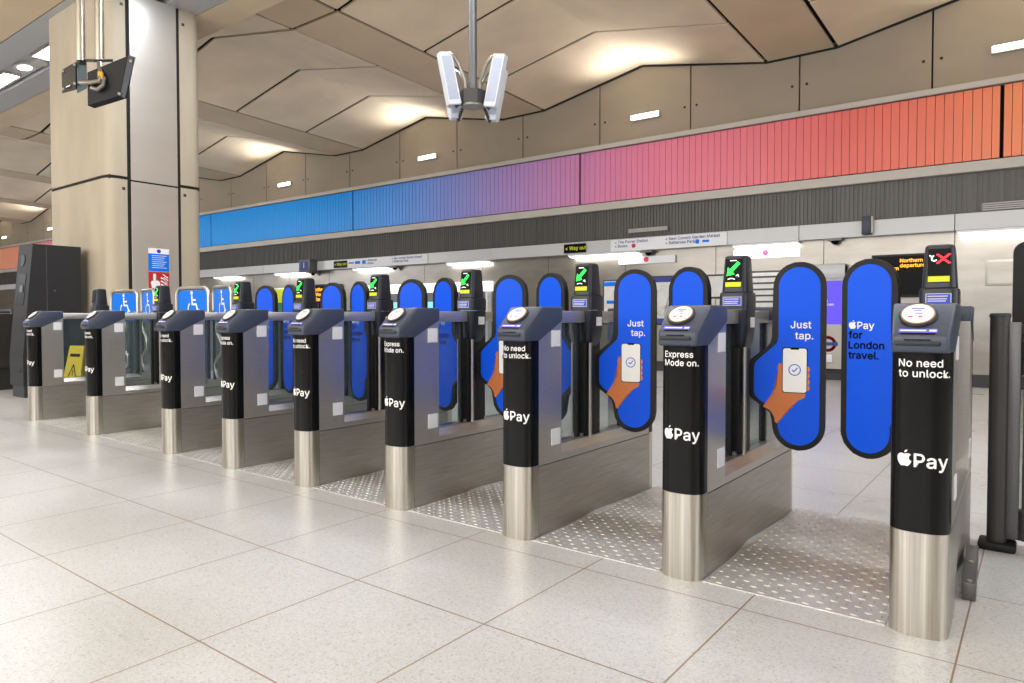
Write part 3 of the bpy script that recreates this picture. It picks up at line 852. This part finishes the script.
# ------------------------------------------------------------------ things hung from the ceiling
t = thing('antenna_cluster', 'cluster of white antenna boxes hanging on a grey pole from the ceiling', 'antenna', (-4.44, 5.2, 3.04))
ztop = 5.04-3.04
MB().tube([(0,0,.06),(0,0,ztop)], .04, 16).build('pole', 'grey', t, True)
box('ceiling_flange', 'grey', -.14, .14, -.14, .14, ztop-.02, ztop+.008, t, .004)
MB().tube([(0,0,.0),(0,0,.13)], .13, 6).build('hub', 'dgrey', t)
MB().tube([(0,0,-.02),(0,0,.01)], .11, 20).build('hub_cap', 'cable', t, True)
right = Vector((math.cos(YAW), math.sin(YAW), 0)); back = Vector((-math.sin(YAW), math.cos(YAW), 0))
for s, dep, zo in ((-1, -.06, .22), (-1, .22, .17), (1, -.06, .2), (1, .24, .16)):
    c = right*(s*.225)+back*dep+Vector((0, 0, zo))
    ax = (Vector((0, 0, 1))+right*s*.19).normalized(); ux = (right*.8-back*s*.35); ux = (ux-ax*ux.dot(ax)).normalized(); vx = ax.cross(ux)
    sec = [(-.062,-.045),(.062,-.045),(.07,.02),(.042,.055),(-.042,.055),(-.07,.02)]
    mb = MB(); rings = []
    for h, k in ((-.25, .9), (-.24, 1), (.25, 1), (.26, .9)): rings.append([c+ux*a*k+vx*b*k+ax*h for a, b in sec])
    mb.loft(rings); bx = mb.build('antenna_box', 'antenna', t)
    mb = MB(); mb.loft([[c+ux*a+vx*b+ax*h for a, b in ((-.05,-.047),(.05,-.047),(.05,-.044),(-.05,-.044))] for h in (-.2, .22)]); mb.build('antenna_grille', 'antgrille', bx)
    MB().tube([c-ax*.2, c-ax*.26-right*s*.02, Vector((0,0,.03))+right*s*.1+back*dep*.5], .016, 8).build('arm', 'dgrey', bx)
    p0 = c+ax*.24-right*s*.03; p1 = Vector((0, 0, .14))+right*s*.07+back*dep*.4
    MB().tube([p0, p0+Vector((0,0,.01))-right*s*.05, (p0+p1)/2-right*s*.02+Vector((0,0,.09)), p1+Vector((0,0,.08)), p1], .018, 8).build('conduit', 'cable', bx, True)
    MB().tube([p0-right*s*.02, p0-right*s*.045+Vector((0,0,.004))], .024, 8).build('cable_tag', 'amber', bx)
# screen and camera box on two poles in front of the pillar
ox, oy = -7.28, 3.0
t = thing('hanging_screen', 'black flat screen and camera box hung on two steel poles before the pillar', 'hanging screen', (ox, oy, 3.4))
def LV(r, b, z):
    k = b/6.81
    return right*(r*(1+k)-4.02*k)+back*b+Vector((0, 0, z*(1+k)+2.6*k))
dp = 6.81/697      # metres per pixel at this distance
def px(x, y): return ((x-100)*dp, -(y-66)*dp)
for x, r in ((80.3, .040), (99, .040)):
    a, _ = px(x, 0); p_ = LV(a, .05, .05); MB().tube([p_, Vector((p_.x, p_.y, 1.64))], r, 14).build('pole', 'chrome', t, True)
A = [px(*p) for p in ((86.5, 58), (93, 54.5), (113, 60.5), (104, 66), (86.5, 74))]
mb = MB(); mb.prism([(px(84,0)[0], .18), (px(112,0)[0], .12), (px(112,0)[0], -.04), (px(93,0)[0], -.12), (px(86,0)[0], -.04)], lambda a, b: LV(a, b, .045), lambda a, b: LV(a, b, .07)); mb.build('mount_plate', 'plasticd', t)
# camera box
P4 = [px(*p) for p in ((60.5, 69), (75, 61), (75, 88), (61, 92))]
mb = MB(); mb.prism(P4, lambda a, b: LV(a, -.12+(.03 if a > px(70,0)[0] else .0), b), lambda a, b: LV(a+.11, .16, b+.02), .005); cb = mb.build('camera_box', 'olive', t)
mb = MB(); mb.prism([px(*p) for p in ((76, 63), (86, 65.5), (86, 87), (76, 92))], lambda a, b: LV(a, -.09, b), lambda a, b: LV(a, .1, b), .004); mb.build('box_side', 'tealside', cb)
mb = MB()
for p in ((62, 70), (73.5, 63.5), (73.5, 82), (62, 87.5)):
    a, b = px(*p); mb.tube([LV(a, -.135, b), LV(a, -.1, b)], .012, 8)
mb.build('screw', 'chrome', cb)
a, b = px(67, 85.5); box_ = MB(); box_.prism([(a-.02,b-.008),(a+.02,b+.008),(a+.02,b+.02),(a-.02,b+.004)], lambda u, v: LV(u, -.128, v), lambda u, v: LV(u, -.11, v)); box_.build('tag', 'white_pl', cb)
# screen slab
Q = [px(*p) for p in ((86, 71), (127, 54.5), (118.5, 94), (86, 104))]
mb = MB(); mb.prism(Q, lambda a, b: LV(a, -.16+.25*(a+.14)*0, b), lambda a, b: LV(a+.07, -.08, b-.03), .006); sl = mb.build('screen_slab', 'rubber', t)
mb = MB(); mb.prism([px(*p) for p in ((127, 54.5), (133.5, 56.5), (123, 97), (118.5, 94))], lambda a, b: LV(a, -.16, b), lambda a, b: LV(a+.01, -.06, b), .003); mb.build('slab_edge', 'navy', sl)
mb = MB()
for p in ((117.5, 92), (129.5, 60)):
    a, b = px(*p); mb.tube([LV(a, -.18, b), LV(a, -.12, b)], .014, 8)
mb.build('screw', 'chrome', sl)
pts = [LV(*(px(79, 81)[0], -.18, px(79, 81)[1])), LV(px(90, 81)[0], -.21, px(90, 81)[1]), LV(px(98, 80)[0], -.22, px(98, 79.5)[1]), LV(px(99.5, 74)[0], -.2, px(99.5, 74)[1]), LV(px(98.5, 62)[0], -.1, px(98.5, 62)[1])]
MB().tube(pts, .021, 10).build('conduit', 'cable', t, True)
pts = [LV(px(90, 86)[0], -.2, px(90, 86)[1]), LV(px(96, 88)[0], -.2, px(96, 88)[1]), LV(px(101.5, 84)[0], -.2, px(101.5, 84)[1]), LV(px(103, 76)[0], -.18, px(103, 76)[1])]
MB().tube(pts, .02, 10).build('conduit', 'cable', t, True)
a, b = px(99.3, 74); MB().tube([LV(a, -.2, b-.04), LV(a, -.2, b+.03)], .024, 10).build('cable_tag', 'amber', t)

# ------------------------------------------------------------------ soffit lamps (long light slot in the beam)
def soffit_lamp(x0, x1, label, round_=False):
    t = thing('ceiling_lamp', label, 'ceiling lamp', ((x0+x1)/2, 4.35, BZ+.02), group='lamps set in the beam soffit')
    w = (x1-x0)/2
    if round_:
        n = 24; c = [(w*math.cos(2*PI*i/n), .15*math.sin(2*PI*i/n)) for i in range(n)]; c2 = [(a*.62, b*.62) for a, b in c]
        MB().prism(c, lambda a, b: Vector((a, b, .0)), lambda a, b: Vector((a, b, .045))).build('rim', 'ledge', t, True)
        MB().prism(c2, lambda a, b: Vector((a, b, -.006)), lambda a, b: Vector((a, b, .02))).build('diffuser', 'lamp', t)
    else:
        mb = MB(); mb.box(-w, w, -.14, -.115, 0, .045); mb.box(-w, w, .115, .14, 0, .045); mb.box(-w, -w+.025, -.115, .115, 0, .045); mb.box(w-.025, w, -.115, .115, 0, .045); mb.build('frame', 'ledge', t)
        box('diffuser', 'lamp', -w+.025, w-.025, -.115, .115, .01, .04, t)
def slotlabel(s): return s
soffit_lamp(-12.75, -11.75, 'rectangular white lamp in the beam soffit, close to the pillar\'s left side')
soffit_lamp(-13.65, -13.15, 'oval white lamp in the beam soffit at upper left', True)
soffit_lamp(-15.1, -13.95, 'rectangular white lamp in the beam soffit at the left edge')
t = thing('ceiling_speaker', 'flat grey oval ceiling speaker between the lamps left of the pillar', 'speaker', (-12.98, 4.42, BZ+.02))
n = 24; c = [(.19*math.cos(2*PI*i/n), .11*math.sin(2*PI*i/n)) for i in range(n)]
MB().prism(c, lambda a, b: Vector((a, b, -.005)), lambda a, b: Vector((a, b, .04))).build('rim', 'soffit', t); MB().prism([(a*.85, b*.85) for a, b in c], lambda a, b: Vector((a, b, -.009)), lambda a, b: Vector((a, b, 0))).build('grille', 'ledge', t)

# ------------------------------------------------------------------ wall lights
WL = [(-.33,'white wall lamp on the concrete wall at the top right corner'), (-5.76,'white wall lamp above the pink part of the frieze'), (-11.19,'white wall lamp above the blue to violet part of the frieze'),
      (-16.62,'small white wall lamp above the bright blue frieze, near the pillar'), (-22.05,'white wall lamp hidden behind the pillar'), (-27.5,'white wall lamp behind the pillar too'), (-32.9,'white wall lamp just left of the pillar'), (-38.3,'white wall lamp at the left edge of the picture')]
def area(name, loc, sx, sy, power, rot=(0,0,0), col=(1,.95,.87), spread=PI):
    l = bpy.data.lights.new(name, 'AREA'); l.shape = 'RECTANGLE'; l.size = sx; l.size_y = sy; l.energy = power; l.color = col; l.spread = spread
    o = bpy.data.objects.new(name, l); COL.objects.link(o); o.location = loc; o.rotation_euler = rot
    return o
for i, (x, lb) in enumerate(WL):
    if i in (4, 5): continue
    t = thing('wall_lamp', lb, 'wall lamp', (x, W, 4.585), group='lamps on the upper concrete wall')
    box('body', 'ledge', -.29, .29, -.05, .012, -.055, .055, t, .01)
    box('diffuser', 'lampw', -.27, .27, -.068, -.045, -.045, .045, t, .01)
for x, _ in WL:
    area('wall_uplight', (x, W-.22, 4.72), 1.3, .2, 11.5, (PI+math.radians(34), 0, 0), (1, .965, .9), math.radians(110))

# ------------------------------------------------------------------ things on the far wall
FY = W-.16
def plane(y): return lambda u, v: Vector((u, y, v))
def lines(mb, x0, x1, z, h, f, seed):
    r = random.Random(seed)
    x = x0
    while x < x1:
        w = r.uniform(.05, .13); stroke(mb, [(x, z), (min(x+w, x1), z)], h, f); x += w+.035
    return mb
t = thing('direction_sign', 'long white sign with blue lettering on the fascia above the second nearest gate', 'sign', (-5.275, FY, 2.27))
box('plate', 'white_pl', -1.09, 1.09, -.03, 0, -.105, .105, t)
f = plane(-.0325)
text('lettering', ['< The Power Station', '< Buses'], .05, -1.0, .035, f, 'navyprint', t, bold=BOLD)
text('lettering', ['< New Covent Garden Market', '< Battersea Park'], .05, .0, .035, f, 'navyprint', t, bold=BOLD)
n = 12; mb = MB().poly2d([(-.62+.04*math.cos(2*PI*i/n), -.02+.04*math.sin(2*PI*i/n)) for i in range(n)], f); flat('bus_symbol', mb, 'red', t)
mb = MB().poly2d([(.58+.04*math.cos(2*PI*i/n), -.02+.04*math.sin(2*PI*i/n)) for i in range(n)], f); stroke(mb, [(.68, -.02), (.78, -.02)], .04, f); flat('symbol', mb, 'sblue', t)
t = thing('direction_sign', 'white sign with blue lettering on the fascia above the middle gates', 'sign', (-12.35, FY, 2.27))
box('plate', 'white_pl', -1.45, 1.3, -.03, 0, -.105, .105, t)
text('lettering', ['< Battersea', '< Buses'], .05, -.75, .035, f, 'navyprint', t, bold=BOLD)
text('lettering', ['< New Covent Garden Market', '< Battersea Park'], .05, .15, .035, f, 'navyprint', t, bold=BOLD)
mb = MB(); stroke(mb, [(-1.15, .02), (-1.0, .02)], .07, f); stroke(mb, [(-.88, .02), (-.8, .02)], .09, f); flat('symbol', mb, 'sblue', t)
mb = MB(); stroke(mb, [(-1.4, .02), (-1.22, .02)], .03, f); flat('arrow', mb, 'navyprint', t)
for x, lb in ((-7.15, 'black way out sign with yellow lettering on the fascia, right of the middle'), (-14.1, 'small dark way out sign on the fascia above the middle gates')):
    t = thing('way_out_sign', lb, 'sign', (x, FY, 2.275)); box('case', 'screen', -.24, .24, -.035, 0, -.085, .085, t)
    text('lettering', '< Way out', .07, -.2, -.03, plane(-.037), 'yellow', t, bold=BOLD)
t = thing('information_sign', 'small projecting dark blue information sign on the fascia', 'sign', (-15.25, FY-.02, 2.28))
box('case', 'grey', -.25, .2, -.22, .02, -.16, .16, t, .01); fc = box('blue_face', 'navyprint', -.17, .12, -.228, -.219, -.11, .11, t); text('letter', 'i', .13, -.025, -.06, plane(-.231), 'white', t, bold=BOLD, align='CENTER')
t = thing('fascia_bracket', 'dark box bracket fixed on the fascia above the right hand paddle', 'bracket', (-2.08, FY, 2.31)); box('box', 'navy', -.06, .06, -.12, .01, -.13, .135, t, .008); box('side_plate', 'ledge', .062, .085, -.1, .01, -.11, .13, t)
for x, z, lb in ((-2.54, 2.13, 'small black dome camera under the fascia near the right'), (-5.65, 2.12, 'small camera under the fascia above the white strip with red mark'), (-12.2, 2.12, 'small dark camera under the fascia in the middle'), (-15.3, 2.1, 'small camera hanging under the information sign')):
    t = thing('dome_camera', lb, 'camera', (x, W-.1, z), group='small cameras under the fascia'); box('mount', 'grey', -.1, .1, -.05, .05, .0, .035, t)
    MB().loft([[Vector((r*math.cos(2*PI*i/12), r*math.sin(2*PI*i/12), zz)) for i in range(12)] for zz, r in ((0,.055),(-.03,.05),(-.05,.03),(-.06,.008))]).build('dome', 'screen', t, True)
# vents in the ribbed band
for x0, x1, z0, z1, lb in ((-.70, -.2, 2.42, 2.53, 'small silver louvre vent in the ribbed grey band at the right'), (-6.1, -5.3, 2.50, 2.57, 'thin silver louvre vent in the ribbed grey band above the direction sign')):
    t = thing('louvre_vent', lb, 'vent', ((x0+x1)/2, W-.012, (z0+z1)/2)); w, h = (x1-x0)/2, (z1-z0)/2
    box('frame', 'grey', -w, w, -.015, 0, -h, h, t); mb = MB()
    for i in range(4): mb.box(-w+.02, w-.02, -.028, -.012, -h+.01+i*h*.5, -h+.01+i*h*.5+.012)
    mb.build('slat', 'ledge', t)
# strip lights tucked under the fascia
SL = [(-20.16,-18.8,'lit strip light under the fascia nearest the pillar'), (-17.0,-15.7,'lit strip light under the fascia left of the information sign'), (-13.7,-12.47,'lit strip light under the fascia above the middle of the row'), (-10.54,-9.36,'lit strip light under the fascia behind the fourth nearest gate'),
      (-7.33,-5.86,'lit strip light under the fascia behind the third nearest gate'), (-4.11,-3.07,'brightest lit strip light under the fascia, behind the second nearest gate'), (-.97,1.0,'long lit strip light under the fascia at the right edge')]
for i, (a, b, lb) in enumerate(SL):
    t = thing('strip_light', lb, 'strip light', ((a+b)/2, W-.07, 2.13), group='strip lights under the fascia'); w = (b-a)/2
    box('housing', 'white_pl', -w, w, -.07, .09, .0, .045, t); box('tube', 'strip', -w+.02, w-.02, -.05, .05, -.02, .002, t, .006)
    area('strip_glow', ((a+b)/2, W-.1, 2.09), (b-a)*.95, .1, 5*(b-a), (math.radians(14), 0, 0), (1, .98, .94))
# the white illuminated header plates
for x0, x1, z0, z1, lb, m in ((-6.27, -5.16, 1.93, 2.06, 'white plate with a small red mark below the direction sign', 'white_pl'), (-4.12, -3.07, 1.93, 2.08, 'glowing white header plate behind the second nearest gate', 'litwhite')):
    t = thing('header_plate', lb, 'sign', ((x0+x1)/2, W-.03, (z0+z1)/2)); w, h = (x1-x0)/2, (z1-z0)/2; box('plate', m, -w, w, -.02, .05, -h, h, t)
    n = 10; mb = MB().poly2d([(.05*math.cos(2*PI*i/n), .01+.05*math.sin(2*PI*i/n)) for i in range(n)], plane(-.022)); flat('mark', mb, 'pinkred', t)
# posters
def poster(x0, x1, z0, z1, label, face='paper', frame='base', name='poster', extra=None):
    t = thing(name, label, 'poster' if name == 'poster' else name.replace('_', ' '), ((x0+x1)/2, W, (z0+z1)/2)); w, h = (x1-x0)/2, (z1-z0)/2
    box('frame', frame, -w, w, -.03, 0, -h, h, t, .004); box('sheet', face, -w+.03, w-.03, -.034, -.028, -h+.03, h-.03, t)
    if extra: extra(t, w, h, plane(-.036))
    return t
def ex_map(t, w, h, f):
    flat('blue_bar', stroke(MB(), [(-w+.03, h-.07), (w-.03, h-.07)], .09, f), 'navyprint', t); flat('blue_bar', stroke(MB(), [(-w+.03, -h+.07), (w-.03, -h+.07)], .1, f), 'navyprint', t)
    r = random.Random(3); mb = MB()
    for i in range(14): stroke(mb, [(r.uniform(-w*.85, w*.85), r.uniform(-h*.8, h*.7)), (r.uniform(-w*.85, w*.85), r.uniform(-h*.8, h*.7))], .012, f)
    flat('map_lines', mb, 'ledge', t)
def ex_lines(t, w, h, f):
    mb = MB(); 
    for i in range(6): stroke(mb, [(-w*.8, h*.72-i*h*.28), (w*.7-.03*(i % 3), h*.72-i*h*.28)], .03, f)
    flat('text_rows', mb, 'dgrey', t)
def ex_blue(t, w, h, f):
    mb = MB(); stroke(mb, [(-w+.04, h-.08), (w-.04, h-.08)], .08, f); stroke(mb, [(-w*.6, 0), (w*.2, 0)], .06, f); flat('blue_print', mb, 'sblue', t)
def ex_green(t, w, h, f):
    mb = MB(); stroke(mb, [(-w+.04, -h*.4), (w-.04, -h*.4)], h*.9, f); flat('green_print', mb, 'greenp', t)
poster(-6.0, -5.02, .82, 1.70, 'pale street map poster with navy bars on the far wall, between two blue paddles', extra=ex_map)
poster(-6.62, -6.12, .82, 1.66, 'narrow white and cyan poster behind the hand paddle of the third nearest gate', extra=ex_blue)
poster(-6.98, -6.70, .82, 1.66, 'thin blue edged poster just right of the third nearest gate\'s display', extra=ex_blue)
poster(-4.62, -4.0, 1.28, 1.69, 'black framed blank white notice left of the second nearest gate\'s display')
poster(-3.95, -3.15, 1.0, 1.72, 'white timetable with dark rows right of the second nearest gate\'s display', extra=ex_lines)
t = poster(-.64, .1, 1.40, 1.75, 'pale outlined rectangular panel on the steel wall at the right edge', 'wallsteel', 'ledge', 'wall_hatch'); t['category'] = 'hatch'
poster(-17.2, -16.4, .9, 1.75, 'yellow and green poster seen between paddles near the wheelchair aisles', 'yellow', 'white_pl', extra=ex_green)
# departure boards
def board(x0, x1, z0, z1, label, rows, seed):
    t = thing('departure_board', label, 'departure board', ((x0+x1)/2, W, (z0+z1)/2)); w, h = (x1-x0)/2, (z1-z0)/2
    box('case', 'machine', -w, w, -.12, .02, -h, h, t, .006); box('screen', 'screen', -w+.03, w-.03, -.125, -.118, -h+.03, h-.03, t)
    for (s, u, v, cap) in rows: text('led_text', s, cap, u, v, plane(-.128), 'orange_led', t, bold=BOLD)
board(-2.03, -1.22, 1.26, 1.88, 'black departure board with orange lettering beside the nearest gate\'s display', [(['Northern', 'Morden', '1 min'], -.33, .08, .05), (['Northern line', 'departures'], -.03, .19, .05)], 1)
board(-15.35, -14.3, 1.12, 1.80, 'black board with bright orange lettering behind the middle gates', [(['Northern', '1 Morden', '2 Bank'], -.45, .16, .09)], 2)
# machine with purple screen
t = thing('ticket_machine', 'grey wall ticket machine with glowing purple screen between the two nearest paddles', 'ticket machine', (-2.66, W, 0))
box('body', 'ledge', -.45, .28, -.16, 0, .18, 1.78, t, .008)
box('header', 'fascia', -.45, .28, -.18, 0, 1.56, 1.76, t, .006)
box('screen', 'purple', -.42, .24, -.17, -.155, .86, 1.52, t)
text('screen_text', ['Good service', 'on all other lines'], .04, -.3, 1.2, plane(-.1725), 'white', t)
f = plane(-.165); mb = MB(); stroke(mb, [(.05+a, .56+b) for a, b in arc(0, 0, .1, 0, 360, 24)], .045, f); flat('roundel_ring', mb, 'pinkred', t)
mb = MB(); f = plane(-.167); stroke(mb, [(-.08, .56), (.18, .56)], .05, f); flat('roundel_bar', mb, 'navyprint', t)
box('card_slot', 'white_pl', -.05, .12, -.2, -.155, .28, .4, t, .01)
# bank of ticket machines in the recess
t = thing('machine_header', 'long white lit header above the wall ticket machines', 'header', (-11.6, W, 1.62)); box('lightbox', 'litwhite', -2.1, 2.3, -.1, 0, -.11, .1, t)
ml = ['wall ticket machine with cyan screen, leftmost under the white header', 'wall ticket machine with cyan screen, second under the white header', 'wall ticket machine with cyan screen, third under the white header', 'wall ticket machine with cyan screen, rightmost under the white header']
for i in range(4):
    t = thing('ticket_machine', ml[i], 'ticket machine', (-13.15+1.08*i, W, 0), group='ticket machines under the white header')
    box('body', 'grey', -.5, .5, -.12, 0, .18, 1.5, t, .01); box('screen', 'cyan', -.2, .25, -.128, -.115, 1.0, 1.3, t); box('keypad', 'dgrey', .28, .42, -.135, -.11, .85, 1.1, t); box('tray', 'screen', -.25, .25, -.128, -.11, .4, .55, t); box('side_frame', 'white_pl', .5, .56, -.13, 0, .18, 1.5, t)

# ------------------------------------------------------------------ person by the far wall
def skin_mesh(name, verts, edges, radii, material, parent, sub=2):
    me = bpy.data.meshes.new(name); me.from_pydata(verts, edges, []); me.update()
    o = bpy.data.objects.new(name, me); COL.objects.link(o)
    o.modifiers.new('skin', 'SKIN').use_smooth_shade = True
    me.skin_vertices[0].data[0].use_root = True
    for i, r in enumerate(radii):
        r = r if isinstance(r, tuple) else (r, r); me.skin_vertices[0].data[i].radius = r
    m_ = o.modifiers.new('sub', 'SUBSURF'); m_.levels = sub; m_.render_levels = sub
    bpy.context.view_layer.update(); dg = bpy.context.evaluated_depsgraph_get()
    m2 = bpy.data.meshes.new_from_object(o.evaluated_get(dg)); bpy.data.objects.remove(o); bpy.data.meshes.remove(me)
    return link(name, m2, material, parent, True, 180)
t = thing('person', 'person with dark hair standing by the far wall, only the head showing above the gates', 'person', (-16.25, 10.6, 0), math.radians(-20))
V = [(0,0,.93),(0,0,1.1),(0,.0,1.28),(0,.005,1.38),(0,-.005,1.45),(0,-.01,1.52),(0,-.01,1.60),
     (.17,0,1.36),(.21,.01,1.1),(.22,-.03,.86),(.22,-.05,.78), (-.17,0,1.36),(-.21,.01,1.1),(-.22,-.03,.86),(-.22,-.05,.78),
     (.09,0,.86),(.1,-.01,.48),(.1,.02,.1),(.1,-.1,.04), (-.09,0,.86),(-.1,-.01,.48),(-.1,.02,.1),(-.1,-.1,.04)]
Ed = [(0,1),(1,2),(2,3),(3,4),(4,5),(5,6),(3,7),(7,8),(8,9),(9,10),(3,11),(11,12),(12,13),(13,14),(0,15),(15,16),(16,17),(17,18),(0,19),(19,20),(20,21),(21,22)]
Ra = [(.15,.1),(.13,.09),(.16,.1),(.11,.08),.055,(.075,.09),(.072,.088),.05,.042,.03,.03,.05,.042,.03,.03,.085,.06,.042,.035,.085,.06,.042,.035]
bd = skin_mesh('body', V, Ed, Ra, 'skin', t)
skin_mesh('jacket', [(0,0,.86),(0,0,1.1),(0,0,1.28),(0,.005,1.375),(.17,0,1.36),(.215,.01,1.1),(.225,-.03,.88),(-.17,0,1.36),(-.215,.01,1.1),(-.225,-.03,.88)],
          [(0,1),(1,2),(2,3),(3,4),(4,5),(5,6),(3,7),(7,8),(8,9)], [(.175,.125),(.155,.115),(.18,.122),(.125,.095),.065,.055,.044,.065,.055,.044], 'coatc', bd)
skin_mesh('trousers', [(0,0,.92),(.09,0,.84),(.1,-.01,.48),(.1,.02,.09),(-.09,0,.84),(-.1,-.01,.48),(-.1,.02,.09)], [(0,1),(1,2),(2,3),(0,4),(4,5),(5,6)], [(.155,.11),.1,.075,.062,.1,.075,.062], 'trouser', bd)
for s in (-1, 1):
    mb = MB(); mb.loft([[Vector((s*.1+a*k, -.06+b*k, z)) for a, b in rr(.048, .13, .04)] for z, k in ((0, 1), (.03, 1.02), (.07, .85), (.09, .6))]); mb.build('shoe', 'screen', bd, True)
    MB().tube([(s*.078, -.0, 1.54), (s*.09, .01, 1.56), (s*.088, .01, 1.59)], [.012, .016, .01], 8).build('ear', 'skin', bd, True)
    MB().tube([(s*.03, -.092, 1.575), (s*.03, -.1, 1.575)], .009, 8).build('eye', 'screen', bd, True)
MB().tube([(0, -.09, 1.575), (0, -.118, 1.545), (0, -.1, 1.538)], [.008, .014, .008], 8).build('nose', 'skin', bd, True)
MB().tube([(-.022, -.092, 1.512), (0, -.1, 1.51), (.022, -.092, 1.512)], .005, 6).build('mouth', 'pinkred', bd, True)
mb = MB(); bmesh.ops.create_uvsphere(mb.bm, u_segments=20, v_segments=12, radius=1)
for v in mb.bm.verts:
    x_, y_, z_ = v.co; zz = max(z_, -.55 if y_ > -.1 else .35)
    v.co = Vector((x_*.094, y_*.108+.008, 1.588+zz*.10))
mb.build('hair', 'hair', bd, True)

# ------------------------------------------------------------------ light
# lamps of the beam soffit: long slots of light along the beam on both sides of the pillar
N_ = (.91, .955, 1.0)
area('soffit_glow', (-4.4, 4.35, BZ+.035), 8.2, .36, 210, (0,0,0), N_)
area('soffit_glow', (2.5, 4.35, BZ+.035), 5.2, .36, 120, (0,0,0), N_)
area('soffit_glow', (-14, 4.35, BZ+.0), 5.4, .36, 150, (0,0,0), N_)
area('soffit_glow', (-24, 4.35, BZ+.035), 10, .36, 240, (0,0,0), N_)
# added fill lights standing in for the unseen hall behind the photographer
for x, p in ((-3.5, 70), (-14, 120), (4, 60)):
    area('hall_fill', (x, -2.6, 4.9), 9, 1.2, p, (0,0,0), N_)
area('hall_fill', (-6, -7.6, 3.2), 18, 3.5, 780, (math.radians(84), 0, 0), N_)
area('ceiling_fill', (-6, -4.5, 2.7), 16, 2.5, 700, (PI-math.radians(8), 0, 0), (1,.97,.93))  # added fill without a fixture, brightens the ceiling
area('side_fill', (6.6, 2.5, 2.4), 2.6, 9, 200, (0, math.radians(90), 0), N_)  # added panel of light, gives the gates' steel sides something bright to reflect
area('soffit_glow', (-35, 4.35, BZ+.035), 10, .36, 330, (0,0,0), N_)  # extra area added to brighten the dark left end
area('hall_fill', (-30, -2.0, 4.0), 14, 3, 600, (math.radians(55), 0, 0), N_)  # added fill for the left end, no fixture of its own
w = bpy.data.worlds.new('world'); SC.world = w; w.use_nodes = True
w.node_tree.nodes['Background'].inputs[0].default_value = (1,.96,.9,1); w.node_tree.nodes['Background'].inputs[1].default_value = .15

SC.view_settings.view_transform = 'Standard'; SC.view_settings.look = 'None'; SC.view_settings.gamma = 1; SC.view_settings.use_curve_mapping = False
SC.view_settings.exposure = 0.14
